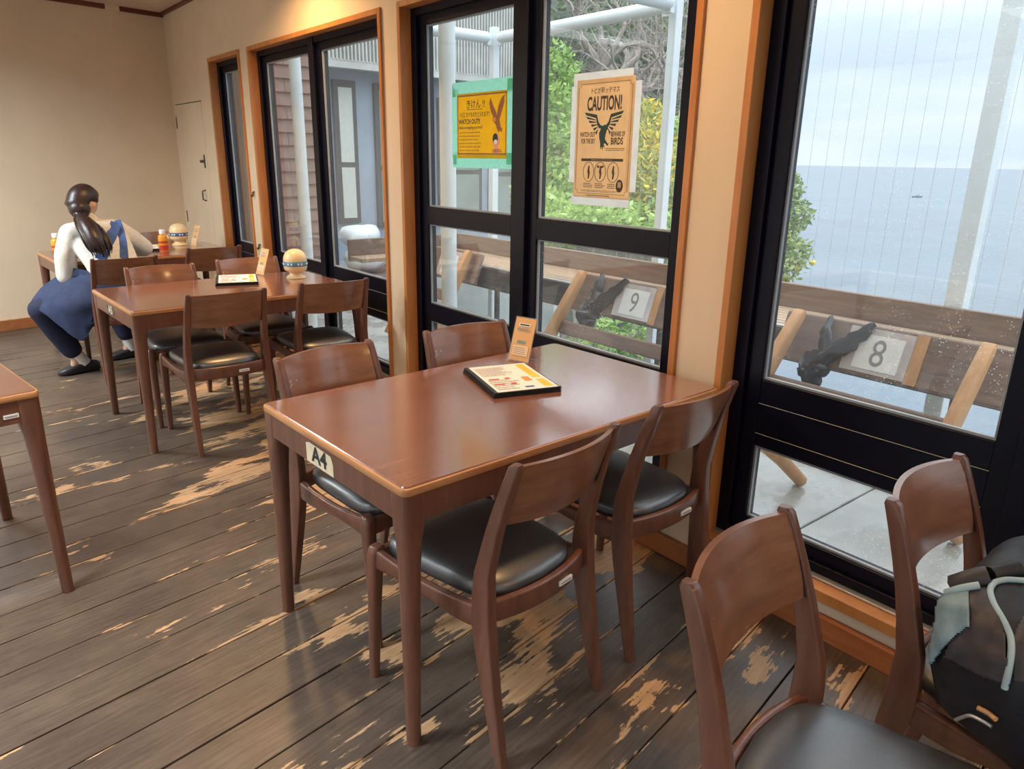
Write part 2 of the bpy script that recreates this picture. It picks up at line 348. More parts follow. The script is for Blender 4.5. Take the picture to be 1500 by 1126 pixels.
M_GLASSR = glass_mat('rainy_window_glass', .5)

# ------------------------------------------------------------------ windows
def window(idx, label_panes, levels, sill=True):
    """levels: list of (z0, z1, kind) from the bottom: kind 'glass', 'glassr' or 'panel'; rails fill between."""
    ya, yb = wins[idx]; zb, zt = ZB, ZT; t = .027
    root = bpy.data.objects.new('window_%d' % idx, None); COL.objects.link(root); root.location = (WX, ya, 0); struct(root)
    def B(name, mat, x0, x1, y0, y1, z0, z1, **kw):
        return MB().box(x0-WX, x1-WX, y0-ya, y1-ya, z0, z1).build(name, mat, root, **{'smooth': 0, 'bevel': .0015, 'seg': 1, **kw})
    xo, xi = 1.957, 2.022
    B('casing_board', M_TRIM, xo, xi, ya, ya+t, zb, zt); B('casing_board', M_TRIM, xo, xi, yb-t, yb, zb, zt)
    B('casing_board', M_TRIM, xo, xi, ya+t, yb-t, zt-t, zt)
    B('sill_board', M_TRIM, 1.945, xi, ya+t, yb-t, zb, zb+.036)
    y0, y1, z0, z1 = ya+t, yb-t, zb+.036, zt-t
    B('sill_track', M_TRACK, 1.995, 2.03, y0, y1, z0, z0+.008)
    fx0, fx1, fwid = 2.018, 2.115, .045
    B('frame_bar', M_ALU, fx0, fx1, y0, y0+fwid, z0, z1); B('frame_bar', M_ALU, fx0, fx1, y1-fwid, y1, z0, z1)
    B('frame_bar', M_ALU, fx0, fx1, y0+fwid, y1-fwid, z1-.035, z1); B('frame_bar', M_ALU, fx0, fx1, y0+fwid, y1-fwid, z0, z0+.04)
    y0 += fwid; y1 -= fwid
    if len(label_panes) == 2:
        yc = (wins[idx][0]+wins[idx][1])/2 + .02
        B('mullion', M_ALU, 2.012, 2.10, yc-.035, yc+.035, z0, z1)
        pan = [(y0, yc-.035), (yc+.035, y1)]
    else: pan = [(y0, y1)]
    px0, px1 = 2.035, 2.085; st = .052
    for a, b in pan:
        B('stile', M_ALU, px0, px1, a, a+st, z0+.04, z1-.035); B('stile', M_ALU, px0, px1, b-st, b, z0+.04, z1-.035)
        a2, b2 = a+st, b-st; zz = z0+.04
        for (l0, l1, kind) in levels:
            if l0 > zz + .001: B('rail', M_ALU, px0, px1, a2, b2, zz, l0)
            if kind == 'panel':
                B('panel', M_ALU, px0+.004, px1-.004, a2, b2, l0+.002, l1-.002)
                B('joint_strip', M_ALUG, px0+.001, px0+.006, a2-st, b2+st, l0+.045, l0+.0463); B('joint_strip', M_ALUG, px0+.001, px0+.006, a2-st, b2+st, l1-.082, l1-.0807)
            else:
                B('pane', M_GLASSR if kind == 'glassr' else M_GLASS, 2.058, 2.062, a2, b2, l0, l1, bevel=0)
                e = .007
                for q in ((a2, a2+e, l0, l1), (b2-e, b2, l0, l1), (a2+e, b2-e, l0, l0+e), (a2+e, b2-e, l1-e, l1)):
                    B('glazing_bead', M_ALUG, 2.046, 2.057, *q, bevel=0)
            zz = l1
        if zz < z1-.036: B('rail', M_ALU, px0, px1, a2, b2, zz, z1-.035)
    return root
ZG = 2.005
window(1, [1, 2], [(.245, .505, 'glassr'), (.505, .735, 'panel'), (.735, ZG, 'glassr')])
window(2, [1, 2], [(.245, .575, 'glassr'), (.668, 1.078, 'glassr'), (1.166, ZG, 'glass')])
window(3, [1, 2], [(.215, .485, 'glass'), (.485, .725, 'panel'), (.725, ZG, 'glass')])
window(4, [1], [(.215, .485, 'glass'), (.485, .725, 'panel'), (.725, ZG, 'glass')])

# cupboard door in the window wall
cb = bpy.data.objects.new('door_1', None); COL.objects.link(cb); cb.location = (WX, 6.95, 0); struct(cb)
MB().box(-.006, .002, -.40, .34, .32, 1.815).build('door_leaf', M_WALL, cb, smooth=0, bevel=.0015, seg=1)
MB().box(-.0025, .002, -.405, .345, 1.815, 1.822).build('door_gap', M_INK, cb, smooth=0)
for z in (.80, 1.62): MB().box(-.014, -.004, .325, .34, z, z+.10).build('hinge', M_OWOOD, cb, smooth=0, bevel=.002)
lt = MB().box(-.012, -.005, -.372, -.345, 1.29, 1.40).build('latch_plate', M_ODARK, cb, smooth=0, bevel=.002)
MB().tube([(-.010, -.36, 1.345), (-.045, -.36, 1.345)], .012, 10).build('latch_knob', M_ODARK, lt)
MB().tube([(-.006,-.30,1.02),(-.035,-.30,1.03),(-.035,-.30,1.10),(-.006,-.30,1.11)], .006, 8).build('handle', M_ODARK, cb)
for (y, z, lab) in ((5.50, 1.12, 'small dark hook on the pillar beside the narrow window, upper one'), (5.47, .74, 'small dark hook on the pillar beside the narrow window, lower one')):
    o = MB().tube([(1.969,y,z+.022),(1.960,y,z+.02),(1.956,y,z-.004),(1.950,y,z-.012),(1.944,y,z)], .007, 8).build('wall_hook', M_ODARK); tag(o, lab, 'hook', 'wall hooks')

# ------------------------------------------------------------------ ceiling downlights and added fill panels (all above the frame)
M_LAMP, nt_, b_ = pbsdf('warm_lamp_glass', (1,.85,.6), .4); b_.inputs['Emission Color'].default_value = (1,.78,.5,1); b_.inputs['Emission Strength'].default_value = 1.2
def downlight(x, y, power, lab, size=.2, color=(1,.76,.52)):
    t = thing('ceiling_lamp', lab, 'lamp', (x, y, 2.57), 0, 'ceiling lamps')
    MB().lathe([(.14,0),(.14,-.03),(.125,-.045),(.115,-.045),(.115,-.01)], 24).build('housing', M_WHITE, t)
    MB().lathe([(.114,-.012),(.114,-.03),(.08,-.04),(.001,-.044)], 24).build('diffuser', M_LAMP, t)
    ld = bpy.data.lights.new('lamp_light', 'AREA'); ld.shape = 'DISK'; ld.size = size; ld.energy = power; ld.color = color; ld.spread = R(150)
    lo = bpy.data.objects.new('lamp_light', ld); COL.objects.link(lo); lo.parent = t; lo.location = (0,0,-.06)
    return t
for x, y, p, s in ((1.48, 4.2, 15, 'over the table marked A5'), (1.25, 1.75, 11, 'over the table marked A4'), (1.2, -1.2, 10, 'behind the camera near the windows')):  # the lamp behind the camera is added to brighten the room
    downlight(x, y, p, 'round warm ceiling lamp ' + s, color=(1,.58,.24))
M_FILL, nt_, b_ = pbsdf('fill_diffuser', (.95,.97,1), .4); b_.inputs['Emission Color'].default_value = (.92,.97,1,1); b_.inputs['Emission Strength'].default_value = 1.2
def fill_light(x, y, power, lab, spread):  # unseen fixtures added to brighten the far wall and left floor
    t = thing('fill_panel', lab, 'lamp', (x, y, 2.57), 0, 'fluorescent ceiling fixtures')
    MB().box(-.62,.62,-.16,.16,-.07,0).build('housing', M_WHITE, t, smooth=0, bevel=.01)
    MB().box(-.60,.60,-.14,.14,-.085,-.069).build('diffuser', M_FILL, t, smooth=0, bevel=.006)
    ld = bpy.data.lights.new('lamp_light', 'AREA'); ld.shape = 'RECTANGLE'; ld.size = 1.18; ld.size_y = .26; ld.energy = power; ld.color = (.86,.95,1.0); ld.spread = R(spread)
    lo = bpy.data.objects.new('lamp_light', ld); COL.objects.link(lo); lo.parent = t; lo.location = (0,0,-.09)
for x, y, p, sp, s in ((-1.0, 5.3, 84, 162, 'nearest the far wall'), (-2.9, 4.9, 85, 162, 'in the far left corner of the room'), (-.95, 2.0, 36, 105, 'left of the camera over the open floor'), (-2.9, 2.2, 45, 130, 'over the left side of the room'), (-1.2, -.8, 26, 120, 'behind and left of the camera'), (-2.9, -1.4, 35, 130, 'in the back left corner of the room')):
    fill_light(x, y, p, 'white fluorescent ceiling fixture ' + s, sp)

# ------------------------------------------------------------------ tables
TL, TW, TH = 1.21, .765, .705
def make_table():
    t = thing('dining_table', '', 'table')
    MB().prism(rrect(0, 0, TL, TW, .022, 5), .683, TH-.003).build('edge_band', M_EDGE, t, bevel=.004, seg=2)
    MB().prism(rrect(0, 0, TL-.014, TW-.014, .016, 5), .695, TH).build('table_top', M_TOP, t, bevel=.002, seg=1)
    for sx in (-1, 1):
        MB().box(sx*(TL/2-.006)-.011*sx-.011, sx*(TL/2-.006)-.011*sx+.011, -TW/2+.055, TW/2-.055, .612, .684).build('apron', M_WOOD, t, smooth=0, bevel=.002)
    for sy in (-1, 1):
        MB().box(-TL/2+.055, TL/2-.055, sy*(TW/2-.017)-.011, sy*(TW/2-.017)+.011, .612, .684).build('apron', M_WOOD, t, smooth=0, bevel=.002)
    for sx in (-1, 1):
        for sy in (-1, 1):
            rings = []
            for z, s, r in ((0,.033,.0165),(.004,.037,.0185),(.25,.044,.022),(.48,.051,.023),(.56,.055,.02),(.60,.062,.016),(.684,.065,.014)):
                cx = sx*(TL/2 - .003 - s/2); cy = sy*(TW/2 - .003 - s/2)
                rings.append([(x, y, z) for x, y in rrect(cx, cy, s, s, r, 4)])
            MB().loft(rings).build('leg', M_WOOD, t, smooth=45)
    return t
T0 = make_table()
def put(o, x, y, a, label, group=None):
    o.location = (x, y, 0); o.rotation_euler = (0, 0, R(a)); tag(o, label, group=group); return o
tabA4 = put(T0, 1.312, 1.675, 2.4, 'large brown wooden table with A4 label in the foreground', 'dining tables')
tabA5 = put(copy_tree(T0), 1.273, 4.043, 2.4, 'brown wooden table with worn A5 label behind the foreground table', 'dining tables')
tabA6 = put(copy_tree(T0), 1.25, 5.98, 3.0, 'brown wooden table in the far corner where the person sits', 'dining tables')
tabT = put(copy_tree(T0), -.456, 2.833, 8.4, 'brown table at left edge of the photo, only one end in view', 'dining tables')
# labels on the table ends
ROT_MX = (R(90), 0, R(-90))      # text facing -X
def label(tab, y0, y1, z0, z1, s, mat, ink, torn=True, bold=.03, size=.062):
    x = -TL/2 + .006
    p = MB().add([(x-.0008,y1,z0),(x-.0008,y0,z0),(x-.0008,y0,z0+.6*(z1-z0)),(x-.0008,y0+.012,z1-.004),(x-.0008,y1-.02,z1),(x-.0008,y1,z1-.006)] +
                 [(x+.002,y1,z0),(x+.002,y0,z0),(x+.002,y0,z0+.6*(z1-z0)),(x+.002,y0+.012,z1-.004),(x+.002,y1-.02,z1),(x+.002,y1,z1-.006)],
                 [(0,1,2,3,4,5),(11,10,9,8,7,6)] + [(i,(i+1)%6,6+(i+1)%6,6+i) for i in range(6)]).build('table_label', mat, tab, smooth=0)
    p['label'] = 'paper label reading ' + s
    text(s, size, ink, p, (x-.0016, (y0+y1)/2, z0+.011), ROT_MX, bold=bold, align='CENTER', sx=1.15)
label(tabA4, -.045, .105, .614, .672, 'A4', plain('aged_label_paper', (.66,.55,.38), .7, var=.1, scale=30), M_INK)
label(tabA5, -.03, .10, .618, .668, 'A5', plain('dark_label_paper', (.10,.06,.04), .7), plain('worn_ink', (.62,.55,.45), .7), size=.058)
for tab, loc in ((tabT, None),):
    x = TL/2; s = MB().box(x-.105, x-.065, -TW/2+.0045, -TW/2+.0075, .632, .645).build('name_sticker', M_STICK, tab, smooth=0)
    MB().box(x-.101, x-.069, -TW/2+.004, -TW/2+.0046, .636, .640).build('printed_line', M_GREYINK, s, smooth=0)

# ------------------------------------------------------------------ chairs
def ypost(z):
    Z = [(0,-.245),(.12,-.222),(.28,-.192),(.40,-.176),(.50,-.180),(.60,-.202),(.70,-.232),(.80,-.268)]
    for (a, ya), (b, yb) in zip(Z[:-1], Z[1:]):
        if z <= b: return ya + (yb-ya)*(z-a)/(b-a)
    return Z[-1][1]
def make_chair():
    c = thing('dining_chair', '', 'chair')
    for s in (-1, 1):
        rings = []
        for z, x, w_, d_ in ((0,.192,.022,.028),(.06,.191,.025,.034),(.14,.190,.027,.041),(.22,.189,.029,.048),(.30,.188,.030,.055),(.38,.187,.031,.060),(.44,.186,.030,.056),(.50,.185,.029,.048),(.56,.183,.028,.042),(.62,.181,.027,.038),(.68,.179,.026,.035),(.74,.177,.025,.032),(.784,.176,.024,.029),(.792,.176,.019,.020)):
            rings.append([(px, py, z) for px, py in rrect(s*x, ypost(z), w_, d_, .005, 3)])
        MB().loft(rings).build('back_leg', M_WOOD, c, smooth=50)
        rings = []
        for z, x, y, q in ((0,.208,.238,.025),(.1,.207,.232,.029),(.25,.206,.223,.034),(.35,.205,.216,.038),(.40,.204,.212,.040),(.418,.203,.209,.036),(.424,.203,.207,.026)):
            rings.append([(px, py, z) for px, py in rrect(s*x, y, q, q, q*.35, 3)])
        MB().loft(rings).build('front_leg', M_WOOD, c, smooth=50)
        rings = []
        for i in range(9):
            t = i/8; y = .20 - .365*t; x = s*(.205 - .018*t); zt = .416 - .016*math.sin(math.pi*t) - .006*t; h = .058 - .022*math.sin(math.pi*min(1, t*1.25))
            rings.append([(px, y, pz) for px, pz in rrect(x, zt-h/2, .022, h, .006, 2)])
        MB().loft(rings).build('side_rail', M_WOOD, c, smooth=50)
    rings = [[(x, py, pz) for py, pz in rrect(.212, .385, .02, .05, .005, 2)] for x in (-.195, 0, .195)]
    MB().loft(rings).build('front_rail', M_WOOD, c, smooth=50)
    rings = []
    for i in range(13):
        x = -.178 + .356*i/12; y = -.178 - .034*(1-(x/.178)**2)
        rings.append([(x, py, pz) for py, pz in rrect(y, .392, .02, .058, .006, 2)])
    rr_ = MB().loft(rings).build('rear_rail', M_WOOD, c, smooth=50)
    st = MB().box(.035,.085,-.2235,-.2170,.383,.396).build('name_sticker', M_STICK, rr_, smooth=0)
    MB().box(.041,.079,-.2241,-.2234,.387,.391).build('printed_line', M_GREYINK, st, smooth=0)
    # cushion
    n = 48; out = []
    for k in range(n):
        a = 2*math.pi*k/n; cu, sv = math.cos(a), math.sin(a)
        u = math.copysign(abs(cu)**.36, cu); v = math.copysign(abs(sv)**.36, sv)
        y = .022 + v*.192; hw = .166 + (.198-.166)*((y+.17)/.385)
        if v < 0: y -= .03*(1-u*u)*(-v)
        if v > 0: y += .012*(1-u*u)*v
        out.append((u*hw, y))
    rings = [[(x*s, .02+(y-.02)*s, z) for x, y in out] for s, z in ((.985,.402),(1.0,.412),(1.0,.424),(.985,.434),(.94,.442),(.84,.450),(.65,.456),(.4,.459),(.15,.460),(.01,.4605))]
    MB().loft(rings).build('seat_cushion', M_LEATHER, c, smooth=60)
    # curved backrest
    rings = []
    for i in range(17):
        x = -.166 + .332*i/16; q = 1-(x/.166)**2; bow = .036*q; zb = .628 - .006*q; zt = .784 + .004*q
        prof = []
        m = 5
        for j in range(m+1):
            z = zb + (zt-zb)*j/m; th = .010 if 0 < j < m else .006
            prof.append((x, ypost(z) - bow + th, z))
        for j in reversed(range(m+1)):
            z = zb + (zt-zb)*j/m; th = .010 if 0 < j < m else .006
            prof.append((x, ypost(z) - bow - th, z))
        rings.append(prof)
    MB().loft(rings).build('backrest', M_BACK, c, smooth=40)
    for s in (-1, 1):
        MB().loft([[(s*.1665, ypost(z)+d, z), (s*.1655, ypost(z)+d, z), (s*.1655, ypost(z)-d, z), (s*.1665, ypost(z)-d, z)] for z, d in ((.630,.012),(.70,.0125),(.75,.0125),(.786,.012))]).build('joint_line', M_INK, c, smooth=0)
    return c
CH0 = make_chair()
chairs = [
 (1.024, 1.362, 8.0, 'brown chair in front of the A4 table, tucked in, nearest its labelled corner', 'chairs at the A4 table'),
 (1.592, 1.425, 2.5, 'brown chair in front of the A4 table, beside the cream pillar', 'chairs at the A4 table'),
 (1.02, 1.94, 189, 'brown chair behind the A4 table at its labelled end', 'chairs at the A4 table'),
 (1.565, 1.962, 180, 'brown chair behind the A4 table, just behind the orange card stand', 'chairs at the A4 table'),
 (1.063, 3.71, 0, 'brown chair in front of the A5 table at its labelled end', 'chairs at the A5 table'),
 (1.63, 3.73, -3, 'brown chair in front of the A5 table, close to the window', 'chairs at the A5 table'),
 (1.03, 4.24, 180, 'scuffed brown chair behind the A5 table at its labelled end', 'chairs at the A5 table'),
 (1.535, 4.30, 177, 'brown chair with pale glare behind the A5 table, near the window', 'chairs at the A5 table'),
 (.945, 5.24, 0, 'brown chair in the far corner that the person sits on', 'chairs at the corner table'),
 (1.555, 5.52, 3, 'empty brown chair in front of the corner table, beside the narrow window', 'chairs at the corner table'),
 (1.52, 6.27, 180, 'brown chair behind the corner table against the far wall', 'chairs at the corner table'),
 (1.032, .34, 188.4, 'scuffed brown chair in the bottom right foreground with an empty seat', 'foreground chairs'),
 (1.548, .262, 182.5, 'brown chair at the right edge holding the backpack', 'foreground chairs')]
for i, (x, y, a, lab, grp) in enumerate(chairs):
    put(CH0 if i == 0 else copy_tree(CH0), x, y, a, lab, grp)

# ------------------------------------------------------------------ things on the tables
def print_rows(parent, x0, x1, y0, y1, z, rows, mat, seed, name='printed_lines', fill=.75, h=.45):
    rnd = random.Random(seed); mb = MB(); dy = (y1-y0)/rows
    for i in range(rows):
        y = y1 - (i+.5)*dy; x = x0
        while x < x0 + (x1-x0)*(fill + rnd.random()*(1-fill)):
            l = rnd.uniform(.02, .09)*(x1-x0); mb.box(x, min(x+l, x1), y-dy*h/2, y+dy*h/2, z, z+.0002); x += l + (x1-x0)*.012
    return mb.build(name, mat, parent, smooth=0)
M_RED = plain('print_red', (.62,.07,.04), .6); M_YEL = plain('print_yellow', (.85,.55,.06), .6); M_BLU = plain('print_blue', (.08,.14,.35), .6); M_ORP = plain('print_orange', (.75,.28,.08), .6)
def menu(x, y, rz, lab, z=TH):
    t = thing('menu_folder', lab, 'menu', (x, y, z), rz, 'menus')
    w_, h_ = .215, .30
    for i in range(3):
        MB().box(-w_/2-.012+.002*i, w_/2, -h_/2, h_/2, .0005+.0058*i, .0053+.0058*i).build('folder_cover', M_BLACKP, t, smooth=0, bevel=.0012, seg=1)
    p = MB().box(-w_/2+.006, w_/2-.006, -h_/2+.006, h_/2-.006, .0152, .0172).build('menu_sheet', M_PAPER, t, smooth=0)
    z0 = .0173
    print_rows(p, -w_/2+.016, .045, .02, h_/2-.03, z0, 13, M_GREYINK, 3, fill=.5)
    print_rows(p, -w_/2+.016, .03, -h_/2+.02, -.02, z0, 6, M_GREYINK, 4, fill=.4)
    mb = MB(); mb.box(.062,.090,-.03,.13,z0,z0+.0002); mb.box(.062,.090,-.13,-.05,z0,z0+.0002); mb.build('yellow_print', M_YEL, p, smooth=0)
    mb = MB(); mb.box(-.085,-.05,-.02,-.008,z0,z0+.0003); mb.box(-.085,-.05,-.075,-.063,z0,z0+.0003); mb.box(-.03,-.012,-.02,-.006,z0,z0+.0003); mb.box(-.03,-.012,-.078,-.064,z0,z0+.0003); mb.build('red_print', M_RED, p, smooth=0)
    MB().box(.025,.05,-.06,-.012,z0,z0+.0003).build('orange_print', M_ORP, p, smooth=0)
    MB().box(.0,.03,-.125,-.11,z0,z0+.0003).build('blue_print', M_BLU, p, smooth=0)
    for sy in (-1, 1): MB().box(w_/2-.004, w_/2+.004, sy*(h_/2-.012)-.008, sy*(h_/2-.012)+.008, .0005, .0185).build('corner_clip', M_TRACK, t, smooth=0, bevel=.001, seg=1)
    return t
# A4 menu: corner points measured on the table top
menu(1.425, 1.765, R(-17), 'open paper menu with black covers on the A4 table')
menu(1.375, 4.235, R(-18), 'paper menu with black covers on the A5 table')
menu(1.33, 6.09, R(-12), 'paper menu lying on the corner table behind the sauce bottle')
M_ACR = bpy.data.materials.new('clear_acrylic'); M_ACR.use_nodes = True
_b = M_ACR.node_tree.nodes['Principled BSDF']; _b.inputs['Base Color'].default_value = (.9,.88,.84,1); _b.inputs['Roughness'].default_value = .08; _b.inputs['Alpha'].default_value = .10
M_CARD = plain('orange_card', (.80,.40,.06), .5, var=.05); M_CARDP = plain('pale_card_panel', (.86,.62,.38), .5, var=.04); M_TEAL = plain('print_teal', (.2,.36,.33), .6)
def card_stand(x, y, rz, lab, tan=False):
    t = thing('card_stand', lab, 'card stand', (x, y, TH), rz, 'table card stands')
    MB().box(-.045,.045,-.028,.045,0,.003).build('stand_base', M_ACR, t, smooth=0, bevel=.0008, seg=1)
    e = bpy.data.objects.new('card_holder', None)
    m = Matrix.Rotation(R(-19), 3, 'X')           # leans back
    def B(name, mat, x0, x1, z0, z1, d0, d1, par=t):
        c = m @ Vector(((x0+x1)/2, (d0+d1)/2, (z0+z1)/2)) + Vector((0, -.026, .003))
        return MB().obox(c, (x1-x0, d1-d0, z1-z0), m).build(name, mat, par, smooth=0)
    B('acrylic_front', M_ACR, -.045,.045, 0,.162, .0, .002)
    c = B('printed_card', M_CARD, -.0425,.0425,.004,.158,.0022,.0034)
    B('acrylic_back', M_ACR, -.045,.045,0,.162,.0036,.0056)
    B('title_plate', M_PAPER, -.024,.024,.128,.139,-.0004,-.0001, c); B('title_print', M_INK, -.020,.020,.131,.136,-.0008,-.0004, c)
    for i, (a, b) in enumerate(((-.03,.02),(-.026,.028))): B('printed_line', M_GREYINK, a, b, .117-.006*i, .120-.006*i, -.0004,-.0001, c)
    B('teal_print', M_TEAL, -.018,.016,.067,.076,-.0004,-.0001, c)
    pn = B('pale_panel', M_CARDP, -.032,.034,.022,.058,-.0004,-.0001, c)
    for i in range(4): B('printed_line', M_GREYINK, -.027,.02+.002*i,.049-.007*i,.051-.007*i,-.0007,-.0004, c)
    return t
card_stand(1.615, 1.945, R(-74), 'orange card in a clear stand on the A4 table')
card_stand(1.585, 4.40, R(-80), 'narrow orange card in a clear stand on the A5 table')
card_stand(1.69, 6.13, R(-80), 'narrow card in a clear stand on the corner table')
M_CREAM = plain('cream_plastic', (.80,.60,.33), .35, var=.06, scale=15); M_BAND = plain('blue_band', (.09,.26,.42), .45, var=.15); M_BANDN = plain('navy_band', (.06,.10,.28), .45, var=.15)
def pot(x, y, lab, band):
    t = thing('dome_pot', lab, 'pot', (x, y, TH), 0, 'dome topped pots')
    MB().lathe([(.001,0),(.056,0),(.058,.006),(.050,.014),(.038,.022),(.036,.032),(.044,.040),(.062,.048),(.067,.060),(.068,.076)], 32).build('pot_base', M_CREAM, t, smooth=60)
    MB().lathe([(.0685,.074),(.070,.078),(.070,.098),(.0685,.102)], 32).build('pot_band', band, t, smooth=60)
    mb = MB()
    for k in range(22):
        a = 2*math.pi*k/22
        if k % 3: mb.obox((.0702*math.cos(a), .0702*math.sin(a), .088), (.002,.010,.011), Matrix.Rotation(a, 3, 'Z'))
    mb.build('band_print', M_PAPER, t, smooth=0)
    MB().lathe([(.0685,.100),(.068,.114),(.063,.134),(.053,.151),(.038,.163),(.020,.170),(.001,.172)], 32).build('pot_lid', M_CREAM, t, smooth=60)
pot(1.70, 4.17, 'cream dome shaped pot with blue band on the A5 table', M_BAND)
pot(1.595, 6.23, 'cream dome shaped pot with navy band on the corner table', M_BANDN)
M_SAUCE = plain('orange_sauce', (.72,.30,.02), .25, var=.08); M_SAUCER = plain('red_sauce_label', (.5,.035,.02), .35)
def bottle(x, y, lab):
    t = thing('sauce_bottle', lab, 'bottle', (x, y, TH), 0, 'sauce bottles')
    MB().lathe([(.001,0),(.030,0),(.033,.004),(.033,.10),(.029,.112),(.017,.122),(.015,.127)], 24).build('bottle_body', M_SAUCE, t, smooth=50)
    MB().lathe([(.0335,.006),(.0337,.008),(.0337,.040),(.0335,.042)], 24).build('red_label', M_SAUCER, t, smooth=50)
    MB().lathe([(.0335,.058),(.0337,.059),(.0337,.072),(.0335,.073)], 24).build('red_stripe', M_SAUCER, t, smooth=50)
    MB().lathe([(.016,.124),(.021,.126),(.021,.152),(.0185,.156),(.001,.156)], 24).build('cap', M_STICK, t, smooth=50)
bottle(1.40, 5.92, 'orange sauce bottle with white cap right of the person')
bottle(.72, 5.98, 'orange sauce bottle with white cap left of the person')

# ------------------------------------------------------------------ posters on the glass
def board(name, lab, cat, yc, zc, x=2.0565):
    t = bpy.data.objects.new(name, None); COL.objects.link(t)
    t.matrix_world = Matrix(((0,0,-1,x),(-1,0,0,yc),(0,1,0,zc),(0,0,0,1))); return tag(t, lab, cat)
def rect(parent, name, mat, x0, x1, y0, y1, z0, z1): return MB().box(x0, x1, y0, y1, z0, z1).build(name, mat, parent, smooth=0)
def poly(parent, name, mat, P, z0, z1): return MB().prism(P, z0, z1).build(name, mat, parent, smooth=0)
M_MINT = paper('mint_masking_tape', (.55,.95,.86), .6, .06, 60); M_MINTD = plain('mint_tape_corner', (.10,.62,.42), .7)
M_PYEL = paper('yellow_poster_paper', (.97,.68,.03), .6); M_BRN = plain('print_brown', (.32,.12,.03), .6); M_PINK = plain('print_pink', (.80,.35,.28), .6); M_DYEL = plain('print_dull', (.45,.28,.02), .6)
t = board('warning_poster', 'yellow Japanese and English hawk warning poster with mint tape border', 'poster', 2.795, 1.548)
for nm, a in (('tape_strip', (-.228,.236,.128,.188)), ('tape_strip', (-.226,.226,-.188,-.122)), ('tape_strip', (-.232,-.180,-.15,.16)), ('tape_strip', (.186,.234,-.17,.17))): rect(t, nm, M_MINT, *a, .0, .0008 if a[1]-a[0] > .3 else .0005); t.children[-1].location.z = 0 if a[1]-a[0] > .3 else .0009
for a in ((.190,.232,.135,.180), (-.224,-.196,-.175,-.130), (.188,.226,-.168,-.120)): rect(t, 'tape_corner', M_MINTD, *a, .0017, .0021)
poly(t, 'tape_corner', M_MINTD, [(-.228,.182),(-.198,.128),(-.225,.126)], .0017, .0021)
p = rect(t, 'poster_sheet', M_PYEL, -.190,.190,-.145,.137,.001,.0018)
for a in ((-.184,.184,.124,.130),(-.184,.184,-.128,-.122),(-.184,-.179,-.128,.130),(.179,.184,-.128,.130)): rect(p, 'border_line', M_BRN, *a, .0018, .0020)
text('きけん !!', .042, M_INK, p, (-.118,.075,.0022), bold=.006, sx=.92)
rect(p, 'underline', M_INK, -.112,.012,.066,.068,.0018,.0021)
text('トビに たべものをとられます!!', .026, M_INK, p, (-.172,.036,.0022), bold=.012, sx=.66)
text('WATCH OUT!!', .029, M_INK, p, (-.174,.006,.0022), bold=.03, sx=.86)
text('Hawks are targeting your food!!', .0185, M_INK, p, (-.174,-.016,.0022), bold=.012, sx=.78)
print_rows(p, -.172, .06, -.118, -.024, .0019, 6, M_DYEL, 11, fill=.6, h=.35)
print_rows(p, .085, .165, -.119, -.104, .0019, 2, M_BRN, 12, fill=.8)
# swooping brown hawk
poly(p, 'hawk_wing', M_BRN, [(.062,.088),(.070,.112),(.092,.075),(.112,.050),(.118,.028),(.100,.022),(.074,.052)], .0018, .0022)
poly(p, 'hawk_wing', M_BRN, [(.172,.122),(.168,.085),(.152,.050),(.138,.022),(.116,.030),(.126,.070),(.146,.104)], .0018, .0022)
hk = poly(p, 'hawk_body', M_BRN, [(.092,.032),(.112,.040),(.134,.030),(.140,.005),(.146,-.012),(.158,-.020),(.152,-.034),(.140,-.028),(.130,-.036),(.118,-.018),(.110,-.002),(.098,.008),(.086,.016)], .0019, .0024)
poly(hk, 'hawk_face', M_ORP, [(.088,.022),(.100,.030),(.112,.026),(.108,.012),(.096,.008)], .0024, .0026)
# small figure below the hawk, printed very small
fg = poly(p, 'figure_hood', M_PINK, [(.112+.026*math.cos(a), -.066+.030*math.sin(a)) for a in [i*math.pi/10 for i in range(20)]], .0018, .0021)
poly(fg, 'figure_hair', M_INK, [(.107+.019*math.cos(a), -.060+.022*math.sin(a)) for a in [i*math.pi/10 for i in range(20)]], .0021, .0023)
poly(fg, 'figure_face', M_PAPER, [(.110+.013*math.cos(a), -.074+.010*math.sin(a)) for a in [i*math.pi/8 for i in range(16)]], .0023, .0025)
poly(fg, 'figure_body', M_PINK, [(.094,-.122),(.098,-.096),(.132,-.096),(.136,-.122)], .0018, .0021)

M_TAPE = paper('white_packing_tape', (.86,.90,.90), .6); M_KRAFT = paper('kraft_poster_paper', (.88,.70,.47), .55, .06, 14); M_DG = plain('print_dark_green', (.012,.05,.045), .6); M_DB = plain('print_dark_brown', (.05,.032,.02), .6)
t = board('caution_poster', 'tall tan CAUTION birds poster held by white tape', 'poster', 2.025, 1.478)
for a in ((-.17,.135,.195,.238), (-.160,.150,-.243,-.205)): rect(t, 'tape_strip', M_TAPE, *a, .0, .0004)
for a in ((-.178,-.135,-.16,.194), (.125,.178,-.185,.194)): rect(t, 'tape_strip', M_TAPE, *a, .0005, .0009)
p = rect(t, 'poster_sheet', M_KRAFT, -.1485,.1485,-.214,.213,.001,.0018)
for a in ((-.125,.125,.197,.1985),(-.125,.125,-.199,-.1975),(-.138,-.1365,-.185,.185),(.1365,.138,-.185,.185)): rect(p, 'border_line', M_DB, *a, .0018, .0020)
for sx in (-1,1):
    for sy in (-1,1):
        MB().tube([(sx*.125,sy*.198,.0019),(sx*.126,sy*.187,.0019),(sx*.137,sy*.185,.0019)], .0007, 4).build('border_corner', M_DB, p, smooth=0)
